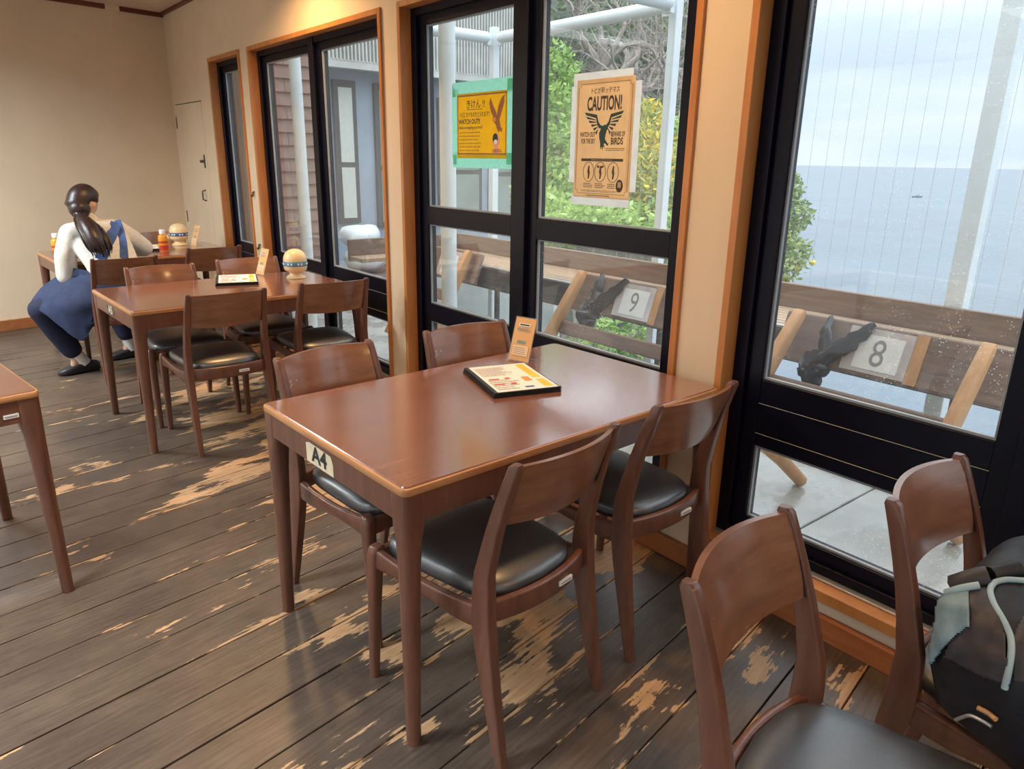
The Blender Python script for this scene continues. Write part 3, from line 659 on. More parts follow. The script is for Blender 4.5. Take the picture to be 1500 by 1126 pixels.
text('トビが狙ッテマス', .022, M_DB, p, (0,.164,.0021), bold=.012, align='CENTER', sx=.86)
text('CAUTION!', .068, M_DB, p, (.0,.104,.0021), bold=.03, align='CENTER', sx=.55)
text('WATCH OUT', .024, M_DB, p, (-.040,.010,.0021), bold=.03, align='RIGHT', sx=.56)
text('FOR THE SKY', .024, M_DB, p, (-.040,-.014,.0021), bold=.03, align='RIGHT', sx=.52)
text('BEWARE OF', .024, M_DB, p, (.042,.010,.0021), bold=.03, sx=.54)
text('BIRDS', .033, M_DB, p, (.042,-.018,.0021), bold=.03, sx=.72)
for s in (-1, 1):   # spread wings: a leading feather band and five tapering feathers each side
    wg = poly(p, 'bird_wing', M_DG, [(s*a, b) for a, b in ((.100,.098),(.036,.088),(.026,.062),(.014,.050),(.004,.048),(.004,.038),(.022,.040),(.033,.052),(.040,.076),(.094,.088))], .0018, .0021)
    for k in range(5):
        x0, y0, x1, y1 = .042-.004*k, .070-.0085*k, .092-.013*k, .078-.0145*k
        poly(wg, 'feather', M_DG, [(s*x0, y0+.001), (s*x1, y1+.005), (s*(x1-.006), y1-.004), (s*x0, y0-.002)], .0018, .0021)
bd = poly(p, 'bird_body', M_DG, [(-.008,.046),(.010,.052),(.022,.046),(.028,.034),(.020,.034),(.014,.016),(.012,.0),(.018,-.006),(.028,-.016),(.034,-.014),(.026,-.024),(.014,-.014),(.006,-.016),(.014,-.032),(.004,-.024),(.002,-.040),(-.004,-.026),(-.010,-.036),(-.012,-.012),(-.018,.004),(-.020,.022)], .0019, .0023)
rect(p, 'divider_bar', M_DB, -.110,.110,-.079,-.069,.0018,.0020)
print_rows(p, -.055, .055, -.076, -.072, .0020, 1, M_KRAFT, 21, fill=.95)
for k, cx in enumerate((-.068, -.005, .062)):
    oval = [(cx+.029*math.cos(a), -.118+.036*math.sin(a)) for a in [i*math.pi/14 for i in range(28)]]
    o_ = MB().tube([(x, y, .002) for x, y in oval + oval[:2]], .0011, 4).build('oval_frame', M_DB, p, smooth=0)
    poly(o_, 'oval_figure', M_DB, [(cx+a, -.118+b) for a, b in ((-.004,.010),(.0,.024),(.006,.020),(.005,.008),(.008,-.004),(.004,-.024),(-.003,-.026),(-.002,-.008),(-.006,.0))], .0018, .0021)
    if k == 1:
        for s in (-1, 1): poly(o_, 'oval_bird', M_DB, [(cx+s*.004,-.098),(cx+s*.014,-.092),(cx+s*.018,-.100),(cx+s*.006,-.104)], .0018, .0021)
    print_rows(p, cx-.026, cx+.026, -.178, -.158, .0019, 3, M_DB, 30+k, fill=.7, h=.4)
poly(p, 'round_seal', M_DB, [(.098+.018*math.cos(a), -.166+.023*math.sin(a)) for a in [i*math.pi/12 for i in range(24)]], .0018, .0021)
rect(p, 'seal_mark', M_KRAFT, .090,.106,-.172,-.152,.0021,.0023)
print_rows(p, .018, .122, -.042, -.030, .0019, 2, M_DB, 40, fill=.85, h=.4)
print_rows(p, -.105, .115, -.193, -.184, .0019, 2, M_DB, 41, fill=.85, h=.35)
print_rows(p, -.075, .050, -.208, -.202, .0019, 1, M_DB, 42, fill=.9, h=.5)

# ------------------------------------------------------------------ terrace outside
def deck_mat():
    m, nt, b = pbsdf('wet_concrete', (.22,.22,.21), .3)
    g = N(nt, 'ShaderNodeNewGeometry'); n = N(nt, 'ShaderNodeTexNoise', inp={'Scale': 2.6, 'Detail': 7.0, 'Roughness': .6}); L(nt, g.outputs['Position'], n.inputs['Vector'])
    r_ = ramp(nt, [(.3, (.30,.30,.28)), (.7, (.52,.52,.49))]); L(nt, n.outputs[0], r_.inputs[0]); L(nt, r_.outputs[0], b.inputs['Base Color'])
    r2 = ramp(nt, [(.46, (.04,.04,.04)), (.53, (.45,.45,.45))]); L(nt, n.outputs[0], r2.inputs[0]); L(nt, r2.outputs[0], b.inputs['Roughness'])
    n2 = N(nt, 'ShaderNodeTexNoise', inp={'Scale': 60.0, 'Detail': 3.0}); L(nt, g.outputs['Position'], n2.inputs['Vector'])
    bp = N(nt, 'ShaderNodeBump', inp={'Strength': .12, 'Distance': .004}); L(nt, n2.outputs[0], bp.inputs['Height']); L(nt, bp.outputs[0], b.inputs['Normal'])
    return m
M_DECK = deck_mat()
deck = MB().box(2.12, 3.32, -3.2, 8.2, -.35, -.03).build('terrace_floor', M_DECK, smooth=0); struct(deck)
for y in [-2.6 + 1.3*k for k in range(8)]:
    for (a, b) in ((2.12, 3.20),):
        MB().box(a+.004, b-.004, y+.004, y+1.296, -.035, .0).build('paving_slab', M_DECK, deck, smooth=0, bevel=.003, seg=1)
struct(MB().box(3.20, 3.34, -3.2, 8.2, -.34, .045).build('terrace_kerb', M_DECK, smooth=0, bevel=.005))
# counter: slatted top, front fascia, upstand, brackets
cnt = thing('terrace_counter', 'long weathered wooden terrace counter with slatted top outside the windows', 'counter', (3.04, 1.0, 0))
def CB(name, mat, x0, x1, y0, y1, z0, z1, par=None, **kw): return MB().box(x0-3.04, x1-3.04, y0-1.0, y1-1.0, z0, z1).build(name, mat, par or cnt, **{'smooth': 0, 'bevel': .003, 'seg': 1, **kw})
for k in range(7):
    x0 = 2.862 + k*.0515
    CB('counter_slat', M_SLAT, x0, x0+.039, -3, 4.67, .712, .740)
CB('counter_front', M_ODARK, 2.84, 2.862, -3, 4.50, .585, .722)
CB('counter_lip', M_TRACK, 2.838, 2.864, -3, 4.50, .722, .736)
CB('upstand', M_OWOOD, 3.222, 3.25, -3, 4.70, .70, .852)
CB('end_upstand', M_OWOOD, 2.30, 3.222, 4.67, 4.70, .70, .852)
for k in range(4): CB('end_slat', M_SLAT, 2.30, 2.86, 4.49+.045*k, 4.53+.045*k, .712, .740)
for y in (-1.6, .55, 1.02, 2.55, 4.05): CB('bracket_post', M_ODARK, 3.12, 3.15, y, y+.03, .045, .712)

# posts, beams and bird wires
def post(x, y, s, z0, z1, lab):
    t = thing('steel_post', lab, 'post', (x, y, z0), 0, 'white steel posts')
    MB().box(-s/2, s/2, -s/2, s/2, 0, z1-z0).build('post_shaft', M_WHITE, t, smooth=0, bevel=.004)
    MB().box(-s/2-.02, s/2+.02, -s/2-.02, s/2+.02, 0, .012).build('base_plate', M_WHITE, t, smooth=0, bevel=.002)
    return t
post(3.295, 1.155, .072, .045, 3.2, 'thick white post against the sea, right of the boat')
pA = post(3.295, 2.755, .052, .045, 2.26, 'white square post right of the caution poster')
pB = post(3.295, 4.33, .052, .045, 2.26, 'white square post behind the yellow warning poster')
def pipe(name, lab, a, b, r, grp='white pipe beams'):
    t = thing(name, lab, 'pipe', a, 0, grp); d = Vector(b) - Vector(a)
    MB().tube([(0,0,0), d*.02, d*.98, d], [r*.6, r, r, r*.6], 16).build('pipe_tube', M_WHITE, t, smooth=50)
    for q in (.012, .988):
        c = d*q; MB().obox(c + Vector((0,0,-r*.4)), (.03,.05,r*2.0)).build('end_bracket', M_WHITE, t, smooth=0, bevel=.004)
    return t
pipe('pipe_beam', 'white pipe beam running above the caution poster', (3.295,2.80,2.19), (3.295,4.28,2.19), .037)
pipe('pipe_beam', 'white pipe beam from the wall to the post behind the yellow poster', (2.14,4.33,2.19), (3.25,4.33,2.19), .037)
pipe('pipe_beam', 'white pipe beam from the wall to the post right of the caution poster', (2.14,2.755,2.19), (3.25,2.755,2.19), .037)
def round_pole(x, y, r, z0, z1, lab):
    t = thing('round_pole', lab, 'pole', (x, y, z0), 0, 'round white poles')
    MB().lathe([(r,0),(r,z1-z0)], 24).build('pole_shaft', M_WHITE, t, smooth=60); MB().lathe([(r+.012,0),(r+.012,.03),(r,.034)], 24).build('pole_collar', M_WHITE, t, smooth=40)
round_pole(2.33, 3.475, .044, .0, 3.2, 'round white pole close outside, left of the yellow poster')
round_pole(2.36, 5.53, .044, .0, 3.2, 'round white pole outside in front of the brown sided wall')
M_WIRE = plain('thin_wire', (.5,.53,.55), .4)
yy = 1.871 + .0785*15; k = 0
wl = []
while yy > .35:
    wl.append(yy); yy -= .0785
wr0 = None
for k, y in enumerate(wl):
    if wr0 is None:
        wr0 = MB().tube([(0,0,0),(0,0,2.4)], .0008, 5).build('bird_wire', M_WIRE); me = wr0.data; o = wr0
    else: o = bpy.data.objects.new('bird_wire', me); COL.objects.link(o)
    o.location = (3.262, y, .84); tag(o, 'thin vertical bird wire strung above the terrace counter', 'wire', 'bird wires above the terrace counter')

# tipped wooden terrace chairs leaning on the counter
def terrace_chair(yc, number, lab, strap, width=.86):
    t = thing('terrace_chair', lab, 'terrace chair', (2.72, yc, 0), 0, 'terrace chairs tipped against the counter')
    T = Matrix.Rotation(R(20), 3, 'Y')             # backrest leaning toward the counter
    c = Vector((.075, 0, .71))
    bb = MB().obox(c, (.03, width, .205), T).build('back_board', M_OWOOD, t, smooth=0, bevel=.008)
    def on(x, y, z): return c + T @ Vector((x, y, z))
    tape = MB().obox(on(-.0165, .02, 0), (.002, .25, .175), T).build('clear_tape', plain('cloudy_tape', (.56,.49,.45), .3), t, smooth=0)
    MB().obox(on(-.0165, -.125, 0), (.002, .045, .19), T).build('bare_strip', M_OWOODL, t, smooth=0)
    pp = MB().obox(on(-.018, .015, -.005), (.002, .17, .135), T).build('number_paper', M_PAPER, t, smooth=0)
    q = on(-.0195, .015, -.055)
    tx = text(number, .15, M_GREYINK, t, q, None, name='number_'+'mark', align='CENTER', sx=.8)
    tx.matrix_local = Matrix.Translation(q) @ (T @ Matrix(((0,0,-1),(-1,0,0),(0,1,0)))).to_4x4() @ Matrix.Diagonal((.8,1,1,1))
    for s in (-1, 1):
        y0 = s*(width/2 - .08)
        a = Vector((.085, y0, .785)); b = Vector((-.07, y0 + (.06 if s > 0 else .025), .47)); e = Vector((-.20, y0 + (.11 if s > 0 else .05), .18))
        rings = []
        for p_, w_ in ((a + Vector((.012,0,.02)), .03), (a, .05), (a*.6+b*.4, .068), (b, .075), (e, .07)):
            m_ = Matrix.Rotation(R(26), 3, 'Y')
            rings.append([p_ + m_ @ Vector((u-.05, v, 0)) for u, v in rrect(0, 0, w_, .045, .012, 3)])
        MB().loft(rings).build('back_post', M_OWOODL, t, smooth=50)
    MB().obox((-.055, .03, .525), (.055, width-.16, .075), Matrix.Rotation(R(18), 3, 'Y')).build('cross_rail', M_OWOOD, t, smooth=0, bevel=.008)
    for s in (-1, 1):
        y0 = s*(width/2 - .1)
        MB().tube([(-.13, y0+.04, .30), (.06, y0+.02, .16), (.22, y0, .02)], [.03,.032,.03], 8).build('front_leg', M_OWOODL, t, smooth=50)
    if strap:
        y0 = width/2 - .17
        rb = random.Random(int(yc*100))
        def bag(P, R_):
            mb = MB(); pts = []; rad = []
            for k in range(len(P)-1):
                for q in range(4):
                    f_ = q/4; pts.append(P[k].lerp(P[k+1], f_) + Vector((0, rb.uniform(-.006,.006), rb.uniform(-.005,.005)))); rad.append((R_[k]*(1-f_)+R_[k+1]*f_)*rb.uniform(.85,1.15))
            pts.append(P[-1]); rad.append(R_[-1]); mb.tube(pts, rad, 9, flat=.45)
            mb.v = [tuple(Vector(v)*1 + Vector((.006*noise.noise(Vector(v)*40), .008*noise.noise(Vector(v)*35+Vector((5,0,0))), .008*noise.noise(Vector(v)*35+Vector((0,7,0)))))) for v in mb.v]
            mb.build('black_bag', M_BLACKP, t, smooth=50)
        bag([on(-.03, y0-.03, .105), on(-.045, y0-.035, .04), on(-.05, y0-.05, -.02), on(-.05, y0-.06, -.07)], [.012,.028,.032,.028])
        bag([on(-.05, y0-.055, -.07), on(-.05, y0-.11, -.02), on(-.04, y0-.17, .05), on(-.03, y0-.205, .105)], [.038,.042,.034,.014])
        bag([on(-.05, y0-.05, -.05), on(-.055, y0-.03, -.10), on(-.05, y0-.04, -.15), on(-.045, y0-.07, -.185)], [.045,.062,.058,.02])
    return t
terrace_chair(1.195, '8', 'tipped wooden terrace chair marked 8, outside the sea window', True)
terrace_chair(2.44, '9', 'tipped terrace chair marked 9 with black bag, below the caution poster', True, .94)
terrace_chair(4.125, '10', 'tipped terrace chair marked 10, half hidden by a round pole', False, .62)

# ------------------------------------------------------------------ sea, boat, ground, hillside
def sea_mat():
    m, nt, b = pbsdf('pale_sea', (.50,.62,.70), .35)
    g = N(nt, 'ShaderNodeNewGeometry'); mp = N(nt, 'ShaderNodeMapping', inp={'Scale': (.05,.05,.05)}); L(nt, g.outputs['Position'], mp.inputs[0])
    n = N(nt, 'ShaderNodeTexNoise', inp={'Scale': 1.0, 'Detail': 6.0, 'Roughness': .6}); L(nt, mp.outputs[0], n.inputs['Vector'])
    r_ = ramp(nt, [(.3, (.085,.115,.15)), (.7, (.12,.155,.19))]); L(nt, n.outputs[0], r_.inputs[0]); L(nt, r_.outputs[0], b.inputs['Base Color'])
    n2 = N(nt, 'ShaderNodeTexNoise', inp={'Scale': 14.0, 'Detail': 5.0, 'Roughness': .6}); L(nt, mp.outputs[0], n2.inputs['Vector'])
    bp = N(nt, 'ShaderNodeBump', inp={'Strength': .6, 'Distance': .5}); L(nt, n2.outputs[0], bp.inputs['Height']); L(nt, bp.outputs[0], b.inputs['Normal'])
    return m
SEAZ = -12.0
sea = MB().add([(-200,-9000,SEAZ),(9000,-9000,SEAZ),(9000,9000,SEAZ),(-200,9000,SEAZ)], [(0,1,2,3)]).build('sea', sea_mat(), smooth=0); struct(sea)
d = (SEAZ - CAM.z) / ray(1343, 289).z; bp_ = W(1343, 289, d)
t = thing('fishing_boat', 'tiny dark fishing boat out on the sea', 'boat', (bp_.x, bp_.y, SEAZ), R(-45))
S_ = d/FPX
hull = [(-6*S_,0),(6*S_,0)]
MB().loft([[(x*S_, y*S_*1.2, 0), (x*S_*1.08, y*S_*1.6, h*S_), (x*S_*1.08, -y*S_*1.6, h*S_), (x*S_, -y*S_*1.2, 0)] for x, y, h in ((-6.5,.9,1.6),(-3,1.5,1.5),(2,1.6,1.6),(5,1.0,2.0),(7,.1,2.8))]).build('hull', plain('boat_hull', (.16,.2,.24), .5), t)
MB().box(-1.5*S_, 1.8*S_, -.9*S_, .9*S_, 1.4*S_, 3.4*S_).build('cabin', plain('boat_cabin', (.3,.34,.38), .5), t, smooth=0)
MB().tube([(2.4*S_,0,1.5*S_),(2.6*S_,0,5.2*S_)], .18*S_, 6).build('mast', M_ODARK, t)

def leaf_mat(name, cols, trans=.35):
    m = bpy.data.materials.new(name); m.use_nodes = True; nt = m.node_tree; b = nt.nodes['Principled BSDF']; b.inputs['Roughness'].default_value = .5
    g = N(nt, 'ShaderNodeNewGeometry'); n = N(nt, 'ShaderNodeTexNoise', inp={'Scale': 1.6, 'Detail': 3.0}); L(nt, g.outputs['Position'], n.inputs['Vector'])
    ad = N(nt, 'ShaderNodeMath', operation='MULTIPLY_ADD', inp={1: .55}); L(nt, g.outputs['Random Per Island'], ad.inputs[0]); L(nt, n.outputs[0], ad.inputs[2])
    k = len(cols); r_ = ramp(nt, [(.35 + .6*i/(k-1), c) for i, c in enumerate(cols)]); L(nt, ad.outputs[0], r_.inputs[0]); L(nt, r_.outputs[0], b.inputs['Base Color'])
    tl = N(nt, 'ShaderNodeBsdfTranslucent'); L(nt, r_.outputs[0], tl.inputs[0]); mx = N(nt, 'ShaderNodeMixShader', inp={0: trans})
    L(nt, b.outputs[0], mx.inputs[1]); L(nt, tl.outputs[0], mx.inputs[2]); L(nt, mx.outputs[0], nt.nodes['Material Output'].inputs[0])
    return m
ML_LIGHT = leaf_mat('fresh_leaves', [(0.09, 0.195, 0.06), (0.24, 0.42, 0.105), (0.51, 0.69, 0.21)])
ML_YEL = leaf_mat('yellow_green_leaves', [(.10,.17,.06), (.20,.30,.10), (.34,.42,.13), (.85,.66,.09)])
ML_DARK = leaf_mat('dark_hill_leaves', [(0.043, 0.085, 0.051), (0.102, 0.17, 0.085), (0.221, 0.289, 0.153)])
ML_SEA = leaf_mat('sea_edge_leaves', [(0.07, 0.126, 0.042), (0.21, 0.294, 0.084), (0.462, 0.518, 0.154)])
M_BARK = plain('pale_bark', (.36,.31,.27), .8, var=.25, scale=30, bump=.3)
def leaves(rnd, pts, size, slim=.45):
    mb = MB()
    for p in pts:
        a = Vector((rnd.gauss(0,1), rnd.gauss(0,1), rnd.gauss(0,.7)+.3)).normalized(); b = a.orthogonal().normalized()
        b = (b*math.cos(q) + a.cross(b)*math.sin(q)) if (q := rnd.uniform(0, 6.28)) is not None else b
        l = size*rnd.uniform(.6, 1.3); p = Vector(p)
        n_ = a.cross(b)
        mb.add([p, p + a*l*.5 + b*l*slim*.5, p + a*l, p + a*l*.5 - b*l*slim*.5], [(0,1,2,3)])
    return mb
def blob_pts(rnd, c, r, n):
    out = []
    for _ in range(n):
        v = Vector((rnd.gauss(0,1), rnd.gauss(0,1), rnd.gauss(0,1))).normalized() * (rnd.random()**.33)
        out.append((c[0]+v.x*r[0], c[1]+v.y*r[1], c[2]+v.z*r[2]))
    return out
def shrub(name, lab, cat, blobs, mat, n, size, seed, base, grp, slim=.45):
    rnd = random.Random(seed); t = thing(name, lab, cat, base, 0, grp); B_ = Vector(base); pts = []
    tot = sum(b[1][0]*b[1][2] for b in blobs)
    for c, r in blobs: pts += blob_pts(rnd, Vector(c)-B_, r, int(n*r[0]*r[2]/tot))
    tag(leaves(rnd, pts, size, slim).build('foliage', mat, t, smooth=0), kind='stuff')
    for c, r in blobs:
        cc = Vector(c)-B_; m_ = cc*.5 + Vector((rnd.uniform(-.2,.2), rnd.uniform(-.2,.2), -.1))
        MB().tube([(0,0,0), m_, cc, cc+Vector((rnd.uniform(-.2,.2),rnd.uniform(-.2,.2),r[2]*.6))], [.05,.035,.02,.008], 6).build('stem', M_BARK, t)
    return t
GZ = -1.6
def hill_z(x, y):
    az = math.degrees(math.atan2(x, y)); r = math.hypot(x, y)
    h = -2.2 + min(9.5, max(0, r-11.5))*.85
    edge = max(0, min(1, (56.0 - az)/7.0))
    return (h + 12.5)*edge**.8 - 12.5 + 1.1*(noise.noise(Vector((x*.35, y*.35, 0))))*edge
mb = MB(); na, nr = 70, 26; vv = []
for i in range(na+1):
    az = R(8 + 50*i/na)
    for j in range(nr+1):
        r = 3.9 + 22*j/nr if i < na*.93 else 8 + 18*j/nr
        x, y = r*math.sin(az), r*math.cos(az)
        if x < 3.4: x = 3.4
        vv.append((x, y, hill_z(x, y)))
mb.add(vv, [(i*(nr+1)+j, (i+1)*(nr+1)+j, (i+1)*(nr+1)+j+1, i*(nr+1)+j+1) for i in range(na) for j in range(nr)])
struct(mb.build('hillside_ground', plain('dark_undergrowth', (.06,.075,.06), .9, var=.5, scale=1.5), smooth=60))
# woodland on the hillside: one tree per clump
rnd = random.Random(5)
labs = ['left of the caution poster', 'above the caution poster', 'right of the caution poster', 'high on the slope', 'low on the slope', 'beside the pillar', 'behind the corrugated roof', 'at the top of the slope', 'deep in the wood']
hp = [(800,30,20),(870,10,18),(950,20,19),(905,120,16.5),(975,130,16),(820,130,17.5),(840,240,14.5),(960,260,14)]
words = ['in the far upper left of the wood', 'above the caution poster near the pipe', 'left of the square post at the top', 'behind the caution poster heading', 'behind the tangled bare branches', 'between pipe and mullion', 'low behind the fresh green shrub', 'low behind the square post']
for (u, v, dd), wd in zip(hp, words):
    c = W(u, v, dd)
    s_ = rnd.uniform(1.3, 1.9)
    gz = hill_z(c.x, c.y)
    shrub('hill_tree', 'dark evergreen tree on the hillside ' + wd, 'tree', [((c.x+rnd.uniform(-.6,.6), c.y+rnd.uniform(-.6,.6), c.z+rnd.uniform(-.8,.6)), (s_*rnd.uniform(.6,.9), s_*rnd.uniform(.6,.9), s_*rnd.uniform(.6,.9))) for _ in range(3)], ML_DARK, 2600, .20, rnd.random(), (c.x, c.y, min(gz, c.z-1.2)), 'hillside trees', .5)
# nearer shrubs
def px_blobs(L_): return [(tuple(W(u, v, dd)), (r, r, rz)) for u, v, dd, r, rz in L_]
b_ = W(820, 330, 8.6)
shrub('green_shrub', 'light green feathery shrub left of the caution poster', 'shrub', px_blobs([(815,120,8.8,.28,.45),(812,175,8.6,.40,.4),(820,235,8.4,.42,.4),(840,280,8.2,.45,.35),(800,290,8.3,.4,.4)]), ML_LIGHT, 5200, .09, 21, (b_.x, b_.y, -1.8), 'shrubs beyond the terrace')
b_ = W(860, 330, 6.8)
shrub('low_shrub', 'low yellowish green shrub under the caution poster', 'shrub', px_blobs([(830,330,7.2,.42,.22),(880,325,7.0,.45,.2),(930,330,6.9,.45,.22),(800,310,7.4,.3,.25),(985,345,6.6,.3,.2)]), ML_LIGHT, 3600, .08, 22, (b_.x, b_.y, -1.8), 'shrubs beyond the terrace')
b_ = W(950, 330, 7.2)
shrub('yellow_shrub', 'yellow tipped shrub between the caution poster and the square post', 'shrub', px_blobs([(945,175,7.6,.22,.22),(950,215,7.5,.34,.3),(945,265,7.3,.42,.35),(975,300,7.1,.4,.3)]), ML_YEL, 4200, .10, 23, (b_.x, b_.y, -1.8), 'shrubs beyond the terrace', .3)
b_ = W(1010, 330, 7.0)
shrub('leafy_shrub', 'green shrub right of the square post by the pillar', 'shrub', px_blobs([(1000,215,7.6,.3,.3),(1008,265,7.4,.36,.34),(1000,310,7.2,.36,.3)]), ML_LIGHT, 3000, .10, 24, (b_.x, b_.y, -1.8), 'shrubs beyond the terrace', .35)
b_ = W(1140, 420, 9.2)
shrub('cliff_tree', 'green tree on the cliff edge against the sea', 'tree', px_blobs([(1128,250,9.4,.22,.24),(1140,280,9.3,.32,.3),(1150,315,9.2,.34,.26),(1130,345,9.1,.34,.3),(1150,372,9.0,.32,.24),(1125,395,9.0,.4,.25)]), ML_SEA, 5200, .085, 25, (b_.x, b_.y, -3.5), 'shrubs beyond the terrace')
for q, lab in (((1190,386,9.0), 'small yellow flower at the tip of the cliff tree'), ((1168,393,8.9), 'small yellow flower low on the cliff tree'), ((1146,407,8.9), 'yellow flower cluster just above the counter')):
    c = W(*q); o = MB().lathe([(.001,-.03),(.035,-.01),(.045,.02),(.02,.04),(.001,.042)], 8).build('flower', plain('yellow_petal', (.85,.65,.05), .6), loc=c); tag(o, lab, 'flower', 'yellow flowers')
b_ = W(860, 520, 5.2)
shrub('terrace_shrub', 'green shrub seen under the counter through chair 9', 'shrub', px_blobs([(930,490,5.6,.4,.22),(985,500,5.4,.3,.22),(880,520,5.4,.35,.15),(990,600,5.0,.3,.2)]), ML_LIGHT, 2200, .07, 26, (b_.x, b_.y, -2.2), 'shrubs beyond the terrace')
# gnarled bare trees
def bare_tree(lab, base, dirs, seed, r0=.16, depth=5, length=1.5):
    rnd = random.Random(seed); t = thing('bare_tree', lab, 'tree', base, 0, 'bare trees'); mb = MB(); tr = MB()
    def grow(p, d, r, l, k, mb_):
        pts = [p]; rad = [r]; q = Vector(p); dd = Vector(d)
        for i in range(4):
            dd = (dd + Vector((rnd.gauss(0,.33), rnd.gauss(0,.33), rnd.gauss(.02,.28)))).normalized(); q = q + dd*l/4; pts.append(q.copy()); rad.append(r*(1-.12*(i+1)))
        mb_.tube(pts, rad, 6 if r > .04 else 4)
        if k <= 0: return
        for _ in range(3 if k > 1 else 2):
            j = rnd.choice((2,3,4,4)); nd = (dd + Vector((rnd.gauss(0,.75), rnd.gauss(0,.75), rnd.gauss(.1,.55)))).normalized()
            grow(pts[j], nd, rad[j]*rnd.uniform(.55,.75), l*rnd.uniform(.6,.85), k-1, mb)
    for i, dv in enumerate(dirs): grow(Vector((0,0,0)), Vector(dv).normalized(), r0, length, depth, tr if i == 0 else mb)
    tr.build('trunk', M_BARK, t, smooth=60); tag(mb.build('branches', M_BARK, t, smooth=60), kind='stuff')
ax = rt0
b1 = W(900, 190, 11.0)
bare_tree('gnarled bare tree with pale branches above the caution poster', b1, [Vector((0,0,1))+ax*.15, ax*-.8+Vector((0,0,.6)), ax*.9+Vector((0,0,.5)), ax*.3+Vector((0,0,1))], 4, .13, 4, 1.3)
b1 = W(985, 200, 10.5)
bare_tree('tangled bare tree beside the square post near the pillar', b1, [Vector((0,0,1)), ax*-.7+Vector((0,0,.5)), ax*.6+Vector((0,0,.4)), ax*-.3+Vector((0,0,1)), ax*.3+Vector((0,0,-.3))], 9, .09, 5, .85)
b1 = W(1010, 120, 11.5)
bare_tree('bare tree with fine grey twigs high beside the pillar', b1, [Vector((0,0,1)), ax*-.7+Vector((0,0,.2)), ax*.6+Vector((0,0,.6)), ax*-.9+Vector((0,0,.8))], 15, .08, 5, .95)

# ------------------------------------------------------------------ neighbouring building
M_CORR = plain('corrugated_grey_sheet', (.62,.63,.60), .55, var=.15, scale=4); M_CORRG = plain('corrugated_ribs', (.30,.31,.29), .6)
M_BLUEW = plain('blue_grey_wall', (.36,.44,.55), .7, var=.12, scale=3); M_NWIN = plain('neighbour_window_glass', (.30,.36,.34), .08, var=.3, scale=1.2); M_NLIGHT = plain('pale_blind', (.68,.70,.66), .6, var=.06)
M_RUST = plain('rusty_sheet', (.22,.13,.10), .7, var=.5, scale=9)
nb = thing('neighbour_building', 'grey neighbouring building with corrugated fascia beyond the terrace', 'building', (5.0, 8.5, 0), R(4))
x0, x1 = -1.9, 1.95
mb = MB(); n = 80; P = []
for i in range(n+1):
    x = x0 + (x1-x0)*i/n; P += [(x, -.34), (x+.020, -.34), (x+.024, -.25), (x+.044, -.25)]
n = len(P)-1
mb.add([(x, y, 2.44) for x, y in P] + [(x, y, 4.4) for x, y in P], [(i, i+1, n+2+i, n+1+i) for i in range(n)])
mb.build('corrugated_fascia', M_CORR, nb, smooth=0)
MB().box(x0, x1, -.33, -.2, 2.36, 2.45).build('fascia_beam', M_CORR, nb, smooth=0)
MB().box(x0, x1, -.0, 3.0, -2.5, 4.4).build('building_wall', M_BLUEW, nb, smooth=0)
for k, (a, b, z0, z1) in enumerate(((-.98,-.68,.62,2.26), (-.42,.30,.55,2.26), (.55,1.3,.55,2.16), (1.45,1.9,.5,2.16))):
    w_ = MB().box(a, b, -.05, .01, z0, z1).build('building_window', plain('neighbour_frame', (.06,.075,.09), .5), nb, smooth=0, bevel=.004)
    zc = z0 + .42*(z1-z0)
    for q0, q1 in ((z0+.06, zc-.03), (zc+.03, z1-.08)): MB().box(a+.06, b-.06, -.058, -.045, q0, q1).build('window_pane', M_NLIGHT if k == 0 else M_NWIN, w_, smooth=0)
mb = MB(); n = 60; P = [(-1.2 + 1.9*i/n, -.55 + (.03 if i % 2 else -.0)) for i in range(n+1)]
mb.add([(x, y, -1.2) for x, y in P] + [(x, y, .32) for x, y in P], [(i, i+1, n+2+i, n+1+i) for i in range(n)]); mb.build('rusty_sheet', M_RUST, nb, smooth=0)
def crumple(seed, r, n=14):
    mb = MB(); rings = []
    for i in range(n+1):
        th = math.pi*i/n
        rings.append([(lambda v: v*(1+.35*noise.noise(v*2.2/max(r)*.6 + Vector((seed,0,0)))))(Vector((r[0]*math.sin(max(.02,th))*math.cos(2*math.pi*k/20), r[1]*math.sin(max(.02,th))*math.sin(2*math.pi*k/20), -r[2]*math.cos(th)))) for k in range(20)])
    return mb.loft(rings)
for i, (u, v, dd, r, lab) in enumerate(((526,344,7.4,(.22,.17,.12), 'crumpled white plastic bundle by the neighbouring wall, upper one'), (540,376,7.2,(.28,.19,.11), 'crumpled white plastic bundle by the neighbouring wall, lower one'))):
    c = W(u, v, dd); tag(crumple(i*3.1+1, r).build('plastic_bundle', plain('white_plastic_sheet', (.62,.66,.68), .35, var=.1), loc=c, smooth=70), lab, 'bundle', 'plastic bundles')
cb_ = W(540,374,7.2); st = MB().box(-.38, .38, -.3, .3, 0, cb_.z-.165+2.0).build('storage_box', plain('dark_store_box', (.12,.08,.08), .7, var=.3), loc=(cb_.x+.12, cb_.y, -2.0), smooth=0, bevel=.02); tag(st, 'dark brown storage box under the plastic bundles', 'box')
